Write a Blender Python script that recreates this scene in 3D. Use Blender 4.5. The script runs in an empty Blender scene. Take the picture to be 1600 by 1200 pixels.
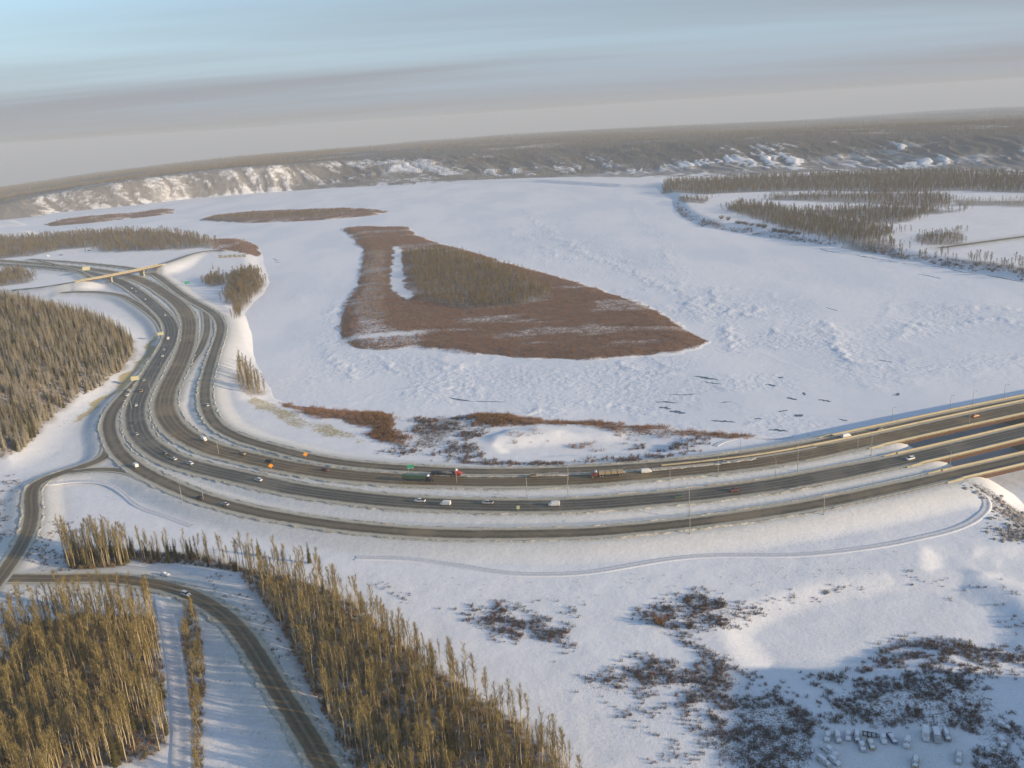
import bpy, bmesh, math, random
import numpy as np
from mathutils import Vector, Matrix

R = math.radians
random.seed(7)
rng = np.random.default_rng(11)
scene = bpy.context.scene
COL = scene.collection

# ------------------------------------------------------------------ camera
CAM_Z = 195.0
FOCAL = 1386.0                 # in units of a 1600 pixel wide frame
PITCH, ROLL = R(17.0), R(3.7)
cd = bpy.data.cameras.new('camera')
cd.sensor_width = 36.0
cd.lens = 36.0 * FOCAL / 1600.0
cd.clip_start, cd.clip_end = 1.0, 60000.0
cam = bpy.data.objects.new('camera', cd)
COL.objects.link(cam)
_f = Vector((0, math.cos(PITCH), -math.sin(PITCH)))
_u0 = Vector((0, math.sin(PITCH), math.cos(PITCH)))
_r0 = Vector((1, 0, 0))
_r = _r0 * math.cos(ROLL) - _u0 * math.sin(ROLL)
_u = _u0 * math.cos(ROLL) + _r0 * math.sin(ROLL)
cam.matrix_world = Matrix(((_r.x, _u.x, -_f.x, 0), (_r.y, _u.y, -_f.y, 0), (_r.z, _u.z, -_f.z, CAM_Z), (0, 0, 0, 1)))
scene.camera = cam
scene.render.resolution_x, scene.render.resolution_y = 1024, 768

# ------------------------------------------------------------------ sky and sun
SUN_EL, SUN_AZ = R(13.0), R(111.0)           # azimuth clockwise from +Y: the sun stands low behind and to the right
world = bpy.data.worlds.new('World')
scene.world = world
world.use_nodes = True
wn, wl = world.node_tree.nodes, world.node_tree.links
wn.clear()
w_out = wn.new('ShaderNodeOutputWorld')
w_bg = wn.new('ShaderNodeBackground')
w_bg.inputs['Strength'].default_value = 0.15
sky = wn.new('ShaderNodeTexSky')
sky.sky_type = 'NISHITA'
sky.sun_disc = False
sky.sun_elevation, sky.sun_rotation = SUN_EL, SUN_AZ
sky.altitude = 300.0
sky.air_density, sky.dust_density, sky.ozone_density = 1.1, 0.8, 2.0
# thin high stratus: a flat layer seen in perspective, so its streaks close up towards the horizon
geo = wn.new('ShaderNodeTexCoord')
sep = wn.new('ShaderNodeSeparateXYZ')
wl.new(geo.outputs['Generated'], sep.inputs[0])
def wmath(op, a, b=None, c=None):
    n = wn.new('ShaderNodeMath'); n.operation = op
    for i, v in enumerate((a, b, c)):
        if v is None: continue
        if isinstance(v, (int, float)): n.inputs[i].default_value = v
        else: wl.new(v, n.inputs[i])
    return n.outputs[0]
zc = wmath('MAXIMUM', sep.outputs['Z'], 0.0)
zd = wmath('ADD', zc, 0.045)
cx = wmath('DIVIDE', sep.outputs['X'], zd)
cy = wmath('DIVIDE', sep.outputs['Y'], zd)
comb = wn.new('ShaderNodeCombineXYZ')
wl.new(cx, comb.inputs[0]); wl.new(cy, comb.inputs[1])
mp = wn.new('ShaderNodeMapping'); mp.vector_type = 'POINT'
mp.inputs['Rotation'].default_value = (0, 0, R(20)); mp.inputs['Scale'].default_value = (0.06, 0.17, 1)
mp.inputs['Location'].default_value = (1.3, 1.05, 0)
wl.new(comb.outputs[0], mp.inputs[0])
nz = wn.new('ShaderNodeTexNoise'); nz.inputs['Scale'].default_value = 1.0; nz.inputs['Detail'].default_value = 5.0; nz.inputs['Roughness'].default_value = 0.5
nz.inputs['Distortion'].default_value = 0.4
wl.new(mp.outputs[0], nz.inputs['Vector'])
cr = wn.new('ShaderNodeMapRange'); cr.interpolation_type = 'SMOOTHSTEP'
cr.inputs['From Min'].default_value = 0.38; cr.inputs['From Max'].default_value = 0.62
cr.inputs['To Min'].default_value = 0.0; cr.inputs['To Max'].default_value = 1.0
wl.new(nz.outputs['Fac'], cr.inputs['Value'])
def wmix(f, a, b):
    n = wn.new('ShaderNodeMix'); n.data_type = 'RGBA'
    for v, k in ((f, 'Factor'), (a, 'A'), (b, 'B')):
        if isinstance(v, tuple): n.inputs[k].default_value = v + (1,)
        else: wl.new(v, n.inputs[k])
    return n.outputs['Result']
veil = wmath('POWER', 2.718, wmath('MULTIPLY', zc, -5.5))              # thin ice-crystal veil, thicker towards the horizon
col = wmix(wmath('MULTIPLY', veil, 0.92), sky.outputs[0], (1.42, 2.2, 3.5))
bank = wmath('MULTIPLY', cr.outputs[0], wmath('POWER', 2.718, wmath('MULTIPLY', zc, -4.0)))   # the cloud bank lies far off, clear sky overhead
col = wmix(bank, col, (1.52, 1.64, 1.92))
low = wmath('POWER', 2.718, wmath('MULTIPLY', zc, -24.0))              # dusty air close to the ground
col = wmix(low, col, (1.95, 1.90, 1.82))
wl.new(col, w_bg.inputs['Color'])
wl.new(w_bg.outputs[0], w_out.inputs[0])

sd = bpy.data.lights.new('sun', 'SUN')
sd.energy = 4.5
sd.angle = R(0.6)
sd.color = (1.0, 0.78, 0.51)
sun = bpy.data.objects.new('sun', sd)
COL.objects.link(sun)
sdir = Vector((math.sin(SUN_AZ) * math.cos(SUN_EL), math.cos(SUN_AZ) * math.cos(SUN_EL), math.sin(SUN_EL)))
sun.rotation_euler = sdir.to_track_quat('Z', 'Y').to_euler()
sun.location = (300, -300, 400)

vs = scene.view_settings
vs.view_transform = 'Standard'; vs.look = 'None'; vs.gamma = 1.0; vs.use_curve_mapping = False
vs.exposure = 0.53
scene.render.engine = 'CYCLES'
cy_ = scene.cycles
cy_.max_bounces = 5; cy_.diffuse_bounces = 2; cy_.glossy_bounces = 2; cy_.transparent_max_bounces = 6
cy_.volume_bounces = 0
cy_.use_denoising = True
try:
    cy_.denoiser = 'OPENIMAGEDENOISE'; cy_.denoising_input_passes = 'RGB_ALBEDO_NORMAL'
except Exception:
    pass
cy_.use_adaptive_sampling = False

# ------------------------------------------------------------------ picking points of the place
RV, UV_, FV = np.array(_r), np.array(_u), np.array(_f)
def rays(px):
    px = np.asarray(px, float).reshape(-1, 2)
    return FV[None] + ((px[:, 0:1] - 800) / FOCAL) * RV[None] + ((600 - px[:, 1:2]) / FOCAL) * UV_[None]
def at_z(px, z=0.0):
    d = rays(px)
    t = (np.asarray(z, float) - CAM_Z) / d[:, 2]
    return d[:, :2] * t[:, None]
def at_ground(px):                      # where the line of sight meets the terrain
    z = np.full(len(np.asarray(px, float).reshape(-1, 2)), 7.0)
    for _ in range(9):
        p = at_z(px, z)
        z = 0.35 * z + 0.65 * height(p[:, 0], p[:, 1])
    p = at_z(px, z)
    return np.column_stack([p, z])

# ------------------------------------------------------------------ numeric helpers
def smooth(a, b, x):
    t = np.clip((x - a) / (b - a), 0, 1)
    return t * t * (3 - 2 * t)
def vnoise(x, y, seed=0):
    xi, yi = np.floor(x).astype(np.int64), np.floor(y).astype(np.int64)
    fx, fy = x - xi, y - yi
    fx, fy = fx * fx * (3 - 2 * fx), fy * fy * (3 - 2 * fy)
    def h(i, j):
        n = (i * 374761393 + j * 668265263 + seed * 974634777) & 0xFFFFFFFF
        n = ((n ^ (n >> 13)) * 1274126177) & 0xFFFFFFFF
        n = n ^ (n >> 16)
        return (n & 0xFFFF) / 65535.0
    a, b, c, d = h(xi, yi), h(xi + 1, yi), h(xi, yi + 1), h(xi + 1, yi + 1)
    return (a + (b - a) * fx) * (1 - fy) + (c + (d - c) * fx) * fy
def fbm(x, y, o=4, seed=0):
    s, a, t = 0, 0.5, 0
    for k in range(o):
        s = s + a * vnoise(x * 2 ** k, y * 2 ** k, seed + k); t += a; a *= 0.5
    return s / t
def spline(P, step):
    P = np.asarray(P, float)
    Q = np.vstack([2 * P[0] - P[1], P, 2 * P[-1] - P[-2]])
    out = []
    for i in range(1, len(Q) - 2):
        n = max(2, int(np.linalg.norm(Q[i + 1] - Q[i]) / step))
        t = np.linspace(0, 1, n, endpoint=False)[:, None]
        out.append(0.5 * ((2 * Q[i]) + (Q[i + 1] - Q[i - 1]) * t + (2 * Q[i - 1] - 5 * Q[i] + 4 * Q[i + 1] - Q[i + 2]) * t ** 2
                          + (3 * Q[i] - Q[i - 1] - 3 * Q[i + 1] + Q[i + 2]) * t ** 3))
    out.append(P[-1:])
    return np.vstack(out)
def soften(P, n=2):
    P = P.copy()
    for _ in range(n):
        P[1:-1] = 0.25 * P[:-2] + 0.5 * P[1:-1] + 0.25 * P[2:]
    return P
def poly_sdf(x, y, poly, margin=200.0):
    """negative inside, clipped at margin"""
    out = np.full(x.shape, margin)
    poly = np.asarray(poly, float)[:, :2]
    lo, hi = poly.min(0) - margin, poly.max(0) + margin
    m = (x > lo[0]) & (x < hi[0]) & (y > lo[1]) & (y < hi[1])
    if not m.any(): return out
    px, py = x[m], y[m]
    d2 = np.full(px.shape, 1e18); ins = np.zeros(px.shape, bool)
    n = len(poly)
    for i in range(n):
        ax, ay = poly[i]; bx, by = poly[(i + 1) % n]
        ex, ey = bx - ax, by - ay
        wx, wy = px - ax, py - ay
        t = np.clip((wx * ex + wy * ey) / max(ex * ex + ey * ey, 1e-9), 0, 1)
        d2 = np.minimum(d2, (wx - t * ex) ** 2 + (wy - t * ey) ** 2)
        c = ((ay > py) != (by > py))
        if abs(by - ay) > 1e-12:
            ins ^= c & (px < (bx - ax) * (py - ay) / (by - ay) + ax)
    d = np.sqrt(d2)
    out[m] = np.minimum(np.where(ins, -d, d), margin)
    return out
def line_dist(x, y, L, margin=60.0):
    """distance to a polyline and the height of its nearest point"""
    out, z = np.full(x.shape, margin), np.zeros(x.shape)
    lo, hi = L[:, :2].min(0) - margin, L[:, :2].max(0) + margin
    m = (x > lo[0]) & (x < hi[0]) & (y > lo[1]) & (y < hi[1])
    if not m.any(): return out, z
    px, py = x[m], y[m]
    d2 = np.full(px.shape, margin ** 2); zz = np.zeros(px.shape)
    CH = 12
    for s in range(0, len(L) - 1, CH):
        seg = L[s:s + CH + 1]
        a, b = seg[:, :2].min(0) - margin, seg[:, :2].max(0) + margin
        k = np.nonzero((px > a[0]) & (px < b[0]) & (py > a[1]) & (py < b[1]))[0]
        if not len(k): continue
        qx, qy, dd, qz = px[k], py[k], d2[k], zz[k]
        for i in range(len(seg) - 1):
            A, B = seg[i], seg[i + 1]
            ex, ey = B[0] - A[0], B[1] - A[1]
            wx, wy = qx - A[0], qy - A[1]
            t = np.clip((wx * ex + wy * ey) / max(ex * ex + ey * ey, 1e-9), 0, 1)
            e = (wx - t * ex) ** 2 + (wy - t * ey) ** 2
            c = e < dd
            dd = np.where(c, e, dd); qz = np.where(c, A[2] + t * (B[2] - A[2]), qz)
        d2[k], zz[k] = dd, qz
    out[m] = np.sqrt(d2); z[m] = zz
    return out, z
def sample_poly(poly, n, seed=0, minfrac=None):
    """n points inside a world polygon"""
    g = np.random.default_rng(seed)
    poly = np.asarray(poly, float)[:, :2]
    lo, hi = poly.min(0), poly.max(0)
    out = np.zeros((0, 2))
    for _ in range(60):
        p = lo + g.random((n * 2 + 50, 2)) * (hi - lo)
        s = poly_sdf(p[:, 0], p[:, 1], poly, 1.0)
        out = np.vstack([out, p[s < 0]])
        if len(out) >= n: break
    return out[:n]
def area(poly):
    p = np.asarray(poly, float)[:, :2]
    q = np.roll(p, -1, 0)
    return abs(np.sum(p[:, 0] * q[:, 1] - q[:, 0] * p[:, 1])) / 2
# ------------------------------------------------------------------ plan of the place
RIVER = at_z([(-400, 372), (-200, 362), (-60, 349), (0, 344), (60, 338), (90, 332), (200, 322), (300, 310), (400, 302), (500, 295), (600, 290), (700, 287), (830, 285),
              (900, 289), (960, 293), (1025, 293), (1034, 303), (1050, 312), (1052, 325), (1066, 340), (1095, 354), (1150, 363), (1200, 371), (1280, 382), (1400, 404),
              (1500, 422), (1600, 439), (1750, 466), (2000, 520), (2600, 700), (2600, 1000), (2000, 930), (1750, 868), (1640, 815), (1600, 796), (1560, 772), (1524, 757), (1470, 740),
              (1400, 712), (1340, 698), (1285, 688), (1235, 685), (1180, 680), (1140, 675), (1080, 671), (1020, 664), (960, 660), (900, 658), (860, 656), (800, 648), (736, 646), (720, 651),
              (650, 650), (600, 645), (560, 643), (520, 640), (460, 634), (432, 624), (420, 603), (402, 570), (386, 542), (374, 515), (382, 492), (396, 474), (411, 459),
              (422, 442), (417, 425), (411, 410), (411, 399), (403, 384), (380, 374), (310, 369), (260, 359), (200, 358), (115, 363), (65, 368), (52, 361), (0, 360), (-100, 372), (-400, 400)], 0.0)
ISLE = at_z([(533, 357), (560, 354), (600, 354), (640, 355), (655, 368), (680, 378), (720, 388), (770, 402), (820, 418), (870, 432), (940, 452), (1000, 472), (1030, 485),
             (1060, 505), (1090, 520), (1112, 534), (1095, 545), (1060, 553), (1000, 560), (930, 565), (860, 562), (800, 560), (740, 555), (680, 548), (640, 545), (590, 549),
             (560, 547), (535, 541), (525, 515), (530, 490), (540, 470), (555, 440), (562, 410), (565, 392), (550, 375)], 0.0)
ISLE_B = at_z([(310, 345), (330, 338), (400, 331), (480, 328), (540, 326), (590, 328), (607, 331), (590, 336), (520, 343), (450, 347), (380, 349)], 0.0)
ISLE_C = at_z([(70, 351), (100, 343), (150, 338), (210, 334), (250, 328), (272, 327), (274, 333), (240, 338), (200, 342), (150, 348), (80, 354)], 0.0)
ISLE_D = at_z([(-200, 356), (-40, 347), (20, 344), (50, 352), (0, 355), (-60, 362)], 0.0)
ISLES = [(ISLE, 2.6), (ISLE_B, 4.0), (ISLE_C, 4.0), (ISLE_D, 3.0)]
TOE = at_z([(-900, 400), (-400, 371), (-200, 361), (-60, 348), (0, 343), (60, 337), (90, 331), (200, 321), (300, 309), (400, 301), (500, 294), (600, 289), (700, 285), (830, 280), (900, 279),
            (1000, 280), (1100, 278), (1200, 275), (1300, 270), (1400, 272), (1500, 272), (1600, 274), (1800, 280), (2300, 300)], 3.0)
UPLAND = np.vstack([TOE, [[26000, 9000], [20000, 26000], [-20000, 26000], [-26000, 6000]]])

# roads: pixel trace with the height of the carriageway, metres
def trace(pts, z):
    pts = np.asarray(pts, float)
    zz = np.interp(np.arange(len(pts)), np.linspace(0, len(pts) - 1, len(z)), z)
    p = at_z(pts, zz)
    return soften(spline(np.column_stack([p, zz]), 4.0), 6)
ROADS = {}
def road(key, pts, z, hw, end=None): ROADS[key] = dict(L=trace(pts, z), hw=hw)
road('D', [(45, 405), (90, 408), (135, 411.5), (180, 416), (214, 421), (240, 428), (262, 443), (280, 457), (300, 470), (322, 482), (338, 494), (345, 509), (343, 525), (335, 549), (327, 575),
           (321, 600), (320, 622), (325, 644), (338, 664), (360, 678), (390, 690), (420, 698), (448, 705.5), (478, 713), (520, 721), (580, 728), (642, 732), (700, 735.5), (760, 737), (840, 736),
           (920, 733.5), (980, 730), (1040, 725.5), (1100, 720), (1140, 715), (1220, 703), (1280, 692), (1320, 684), (1380, 671), (1460, 654), (1540, 637), (1600, 625), (1700, 605), (1900, 565)], (9, 9, 9, 10, 11, 11), 4.0)
road('C', [(-150, 401), (-40, 405), (22, 409), (84, 414.5), (135, 420), (180, 426.5), (210, 434), (238, 446), (258, 459), (275, 471), (287, 484), (294, 498), (295, 515), (291, 540), (281, 568), (268, 594),
           (258, 620), (257, 640), (267, 661), (287, 680), (316, 695), (340, 704), (380, 714), (412, 721.5), (460, 731), (520, 740), (570, 745), (620, 748.5), (660, 750), (760, 752), (840, 751.5),
           (920, 748.5), (960, 745), (1040, 738), (1100, 732), (1160, 725), (1220, 716.5), (1280, 705), (1340, 693), (1400, 680), (1460, 666.5), (1540, 649), (1600, 636), (1700, 615), (1900, 575)], (9, 9, 9, 9, 10, 11, 11), 6.6)
road('B', [(-150, 408), (-40, 411), (60, 417), (120, 423), (150, 429), (180, 437), (202, 448), (222, 462), (240, 477), (256, 492), (265, 505), (268, 520), (262, 540), (250, 560), (238, 580), (227, 601),
           (217, 620), (211, 640), (213, 664), (224, 686), (248, 706), (272, 718.5), (300, 728), (340, 738), (390, 749), (440, 760), (460, 764.5), (520, 773), (570, 779), (620, 784), (660, 786.5), (760, 790),
           (840, 790.5), (920, 788), (960, 785), (1040, 778), (1100, 772), (1160, 764.5), (1220, 756), (1280, 745), (1340, 733.5), (1400, 721), (1460, 707.5), (1540, 688.5), (1600, 674), (1700, 650), (1900, 600)], (9, 9, 9, 9, 10, 11, 11), 6.2)
road('A', [(243, 560), (232, 578), (212, 600), (191, 622), (175, 644), (170, 664), (174, 684), (184, 704), (201, 721), (224, 737), (256, 753), (300, 772), (340, 785), (400, 800), (460, 811), (520, 820),
           (570, 825.5), (620, 830), (680, 833.5), (760, 835), (840, 834), (920, 832), (960, 829), (1040, 821.5), (1100, 814.5), (1160, 806.5), (1220, 797.5), (1280, 787), (1340, 775), (1400, 762), (1460, 748.5),
           (1500, 739), (1540, 730), (1600, 716), (1700, 692), (1900, 640)], (9, 9, 9, 10, 11, 11), 4.4)
road('M', [(320, 482), (323, 500), (323, 518), (314, 544), (298, 566), (285, 586), (276, 606), (270, 628)], (9, 9.0), 3.2)
road('E', [(95, 457), (111, 456), (150, 456), (187, 461), (210, 472), (232, 487), (248, 502), (258, 520)], (9, 9), 3.4)
road('Y', [(1470, 387), (1500, 383), (1540, 377.5), (1600, 369.5), (1700, 356)], (6.5, 6.5), 3.2)
road('X', [(60, 407), (100, 417), (128, 426), (142, 436)], (9.5, 9), 3.0)
road('G', [(172, 690), (170, 708), (157, 720), (130, 729), (100, 738), (72, 746), (54, 756), (48, 776), (50, 800), (46, 824), (34, 852), (16, 880), (0, 903), (-30, 940)], (9, 8, 8), 3.4)
road('N', [(250, 756), (230, 748), (210, 739), (180, 733.5), (140, 733), (112, 737)], (9, 8.6), 2.4)
road('F', [(-200, 915), (-60, 906), (0, 903), (80, 904), (160, 902.5), (200, 906), (240, 912), (280, 921), (312, 936), (345, 957), (375, 984), (399, 1020), (426, 1065), (456, 1110), (489, 1164), (516, 1210), (560, 1290), (620, 1400)], (8, 8, 9), 3.3)
# the road over the highway: ramps rise to the overpass deck
OV = [(20, 453, 9), (60, 449, 12), (100, 443, 15.5), (130, 438, 17), (170, 431, 17.6), (212, 422.5, 17.6), (252, 413, 16.5), (275, 405.5, 13.5), (300, 397, 10), (325, 392, 8), (352, 391, 8)]
_o = np.array(OV); _p = at_z(_o[:, :2], _o[:, 2])
OVER = soften(spline(np.column_stack([_p, _o[:, 2]]), 4.0), 3)
def nearest_i(L, px, z=10.0):
    p = at_z([px], z)[0]
    return int(np.argmin(((L[:, :2] - p) ** 2).sum(1)))
END = {'D': nearest_i(ROADS['D']['L'], (1306, 687)), 'C': nearest_i(ROADS['C']['L'], (1356, 690)), 'B': nearest_i(ROADS['B']['L'], (1415, 718)), 'A': nearest_i(ROADS['A']['L'], (1478, 745))}
O0, O1 = nearest_i(OVER, (126, 439), 17), nearest_i(OVER, (250, 413.5), 16.5)
EARTH = []                                   # (polyline, half width of flat crown)
for k, r in ROADS.items():
    EARTH.append((r['L'][:END[k] + 1] if k in END else r['L'], r['hw'] + 3.0))
EARTH += [(OVER[:O0 + 1], 5.5), (OVER[O1:], 5.5)]
PATH_I = [(556, 872), (600, 872), (650, 874.5), (710, 883), (785, 895), (830, 898), (920, 895), (1008, 880), (1060, 872), (1120, 868), (1220, 868), (1280, 865), (1340, 858), (1400, 849), (1444, 839), (1490, 828), (1520, 815), (1538, 800), (1544, 786), (1538, 774), (1520, 763), (1504, 755)]
PATH_J = [(66, 759), (100, 753.5), (140, 751.5), (170, 757), (190, 770), (210, 788), (230, 798), (256, 806), (300, 822)]
TRACK = [(253, 926), (258, 945), (269, 1013), (280, 1093), (283, 1147), (281, 1200), (276, 1280)]
PATH_K = [(1118, 697), (1124, 692), (1140, 688), (1180, 685.5), (1240, 684)]

HILL = at_z([(-200, 462), (0, 458), (60, 466), (120, 478), (170, 492), (204, 515), (210, 545), (192, 577), (165, 600), (130, 618), (98, 638), (72, 660), (50, 692), (15, 712), (-200, 725)], 12.0)
POND = at_z([(1150, 985), (1200, 955), (1300, 926), (1400, 914), (1500, 918), (1560, 945), (1590, 985), (1570, 1010), (1480, 1000), (1400, 1018), (1300, 1042), (1200, 1042)], 5.0)
PIT_A = at_z([(1462, 869), (1500, 870), (1532, 873), (1530, 892), (1500, 900), (1462, 894)], 4.0)
PIT_B = at_z([(1552, 872), (1620, 868), (1700, 880), (1700, 935), (1610, 920), (1562, 904), (1545, 892)], 4.0)
MOUND = at_z([(1290, 1120), (1330, 1060), (1400, 1025), (1480, 1010), (1560, 1030), (1560, 1100), (1540, 1130), (1400, 1130)], 7.0)
SPIT = at_z([(752, 684), (790, 670), (840, 665), (880, 670), (900, 678), (860, 684), (810, 690), (770, 692)], 7.0)
BACKWATER = at_z([(780, 698), (840, 692), (900, 686), (980, 680), (1060, 690), (1040, 706), (940, 712), (840, 712), (790, 708)], 5.0)
LOT = at_z([(1278, 1146), (1395, 1143), (1500, 1143), (1512, 1180), (1520, 1290), (1270, 1290)], 6.5)
YARD = at_z([(40, 407), (70, 394), (150, 387), (150, 394), (100, 405)], 7.0)

def gully(x, y, du):
    az = np.arctan2(x, y)
    s = az * 2500.0 + du * 0.40 + (fbm(x / 90, y / 90, 3, 19) - 0.5) * 70        # metres along the foot of the bluffs, leaning
    a = np.abs(fbm(s / 34, du / 240 + s / 900, 3, 21) - 0.5) * 2
    b = np.abs(fbm(s / 15, du / 120, 2, 23) - 0.5) * 2
    return np.clip(a * 0.62 + b * 0.38 + (fbm(x / 300, y / 300, 2, 27) - 0.5) * 0.35, 0, 1)
def warp(x, y, a=9.0, k=22.0):
    return x + (fbm(x / k, y / k, 3, 201) - 0.5) * 2 * a, y + (fbm(x / k, y / k, 3, 207) - 0.5) * 2 * a
def height(x, y):
    x, y = np.asarray(x, float), np.asarray(y, float)
    r = np.hypot(x, y)
    d = poly_sdf(x, y, RIVER, 400.0)                       # > 0 on land
    wob = (fbm(x / 18, y / 18, 3, 5) - 0.5) * 8
    land = 6.0 + (fbm(x / 90, y / 90, 3, 1) - 0.5) * 1.3 + (fbm(x / 9, y / 9, 2, 9) - 0.5) * 0.22
    dd = d + wob * 0.5
    h = np.where(dd < 0, np.maximum(-3.0, dd * 0.25), land * smooth(-2, 30, dd) + dd.clip(0, 1) * 0.15)
    for P, top in ISLES:
        di = -poly_sdf(x, y, P, 120.0) + wob * 1.5 + (fbm(x / 45, y / 45, 2, 15) - 0.5) * 10
        hi = np.where(di < 0, -3.0 + np.maximum(0, 3 + di * 0.25), (top + (land - 6) * 0.6) * smooth(-1, 22, di) + di.clip(0, 1) * 0.2)
        h = np.maximum(h, hi)
    # upland behind the valley: bluffs cut by gullies, then a rolling plateau
    du = -poly_sdf(x, y, UPLAND, 9000.0)
    az = np.degrees(np.arctan2(x, y))
    m = du > -200
    if m.any():
        xm, ym, dm, am, rm = x[m], y[m], du[m], az[m], r[m]
        gul = gully(xm, ym, dm)
        g2 = np.abs(fbm(xm / 420, ym / 420, 3, 33) - 0.5) * 2
        top = np.interp(am, [-40, -31, -27, -22, -16, -12, 0, 8, 20, 32], [14, 24, 44, 66, 76, 74, 66, 70, 66, 58])
        off = np.interp(am, [-40, -14, -10, 6, 9, 40], [0, 0, 60, 200, 120, 120])
        rise = smooth(0, 1, (dm - off * g2 * 1.6) / np.interp(am, [-40, -14, -9, 8, 40], [115, 120, 420, 560, 480]) - 0.15 * (1 - gul) ** 2.0 + 0.07 + 0.30 * (g2 - 0.3))
        back = np.interp(am, [-40, -31, -25, -14, 0, 12, 30], [-330, -285, -215, -135, -105, -120, -150]) * np.clip((dm - 150) / 6500, 0, 2) ** 1.15
        roll = (fbm(xm / 1500, ym / 1500, 4, 41) - 0.5) * 60 * smooth(100, 1400, dm)
        h[m] = h[m] + rise * (top - 5) + back + roll
    # wooded hill
    dh = -poly_sdf(x, y, HILL, 200.0)
    h = h + 23 * smooth(-18, 80, dh) * (1 + (fbm(x / 40, y / 40, 3, 3) - 0.5) * 0.35)
    # rise added right of the view, shaped to shade the car park and scrub
    sx, sy = math.sin(SUN_AZ), math.cos(SUN_AZ)
    al, pe = x * sx + y * sy, -x * sy + y * sx
    h = h + 55 * smooth(90, 215, al) * (1 - smooth(430, 700, al)) * (1 - smooth(262, 322, pe + (fbm(x / 40, y / 40, 2, 401) - 0.5) * 30)) * smooth(60, 170, pe)
    # ponds, pits, mounds
    h = h - 2.4 * smooth(-10, 6, -poly_sdf(x, y, POND, 60.0) + wob * 0.4)
    h = h - 1.5 * smooth(-7, 4, -poly_sdf(x, y, PIT_A, 60.0) + wob * 0.2) - 1.7 * smooth(-8, 4, -poly_sdf(x, y, PIT_B, 60.0) + wob * 0.2)
    h = h + 2.6 * smooth(-5, 22, -poly_sdf(x, y, MOUND, 60.0) + wob)
    h = h + 2.4 * smooth(-3, 9, -poly_sdf(x, y, SPIT, 60.0) + wob * 0.5) - 2.2 * smooth(-6, 6, -poly_sdf(x, y, BACKWATER, 60.0) + wob * 0.5)
    lt = smooth(-6, 2, -poly_sdf(x, y, LOT, 40.0))
    h = h * (1 - lt) + 6.4 * lt
    # earthworks of the roads
    W, S, Z = np.zeros(x.shape), np.full(x.shape, 1e-9), np.zeros(x.shape)
    for L, hw in EARTH:
        dist, z = line_dist(x, y, L, 46.0)
        w = 1 - smooth(hw, hw + np.clip(np.abs(z - h) * 3.0 + 4, 5, 30), dist)
        W = np.maximum(W, w); S += w ** 4; Z += w ** 4 * z
    return h * (1 - W) + (Z / S - 0.30) * W

# ------------------------------------------------------------------ objects and materials: helpers
def put(name, me, mat=None, parent=None, loc=None):
    o = bpy.data.objects.new(name, me)
    COL.objects.link(o)
    if mat is not None and not me.materials: me.materials.append(mat)
    if parent is not None: o.parent = parent
    if loc is not None: o.location = loc
    return o
def tag(o, label=None, cat=None, group=None, kind=None):
    if label: o['label'] = label
    if cat: o['category'] = cat
    if group: o['group'] = group
    if kind: o['kind'] = kind
    return o
def thing(name, label, cat, loc=(0, 0, 0), rz=0.0, group=None):
    o = bpy.data.objects.new(name, None)
    o.empty_display_size = 0.5
    COL.objects.link(o)
    o.location = loc; o.rotation_euler = (0, 0, rz)
    return tag(o, label, cat, group)
class MB:
    def __init__(self): self.v, self.f, self.m = [], [], []
    def quad(self, a, b, c, d, m=0):
        n = len(self.v); self.v += [tuple(a), tuple(b), tuple(c), tuple(d)]; self.f.append((n, n + 1, n + 2, n + 3)); self.m.append(m)
    def tri(self, a, b, c, m=0):
        n = len(self.v); self.v += [tuple(a), tuple(b), tuple(c)]; self.f.append((n, n + 1, n + 2)); self.m.append(m)
    def loft(self, rings, caps=True, m=0):
        n0, k = len(self.v), len(rings[0])
        for r in rings: self.v += [tuple(p) for p in r]
        for i in range(len(rings) - 1):
            for j in range(k):
                a, b = n0 + i * k + j, n0 + i * k + (j + 1) % k
                self.f.append((a, b, b + k, a + k)); self.m.append(m)
        if caps:
            self.f.append(tuple(range(n0 + k - 1, n0 - 1, -1))); self.m.append(m)
            e = n0 + (len(rings) - 1) * k
            self.f.append(tuple(range(e, e + k))); self.m.append(m)
    def box(self, lo, hi, m=0):
        (x0, y0, z0), (x1, y1, z1) = lo, hi
        self.loft([[(x0, y0, z0), (x1, y0, z0), (x1, y1, z0), (x0, y1, z0)], [(x0, y0, z1), (x1, y0, z1), (x1, y1, z1), (x0, y1, z1)]], True, m)
    def tube(self, pts, rad, n=6, caps=True, m=0):
        rings = []
        for i, p in enumerate(pts):
            p = Vector(p)
            d = (Vector(pts[min(i + 1, len(pts) - 1)]) - Vector(pts[max(i - 1, 0)])).normalized()
            a = d.orthogonal().normalized() if abs(d.z) < 0.95 else Vector((1, 0, 0)); b = d.cross(a).normalized(); a = b.cross(d).normalized()
            rings.append([p + (a * math.cos(2 * math.pi * j / n) + b * math.sin(2 * math.pi * j / n)) * rad[i] for j in range(n)])
        self.loft(rings, caps, m)
    def mesh(self, name, mats=(), smooth_=False):
        me = bpy.data.meshes.new(name)
        me.from_pydata(self.v, [], self.f)
        for t in mats: me.materials.append(t)
        if len(mats) > 1: me.polygons.foreach_set('material_index', self.m)
        if smooth_: me.polygons.foreach_set('use_smooth', [True] * len(me.polygons))
        me.update()
        return me
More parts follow.
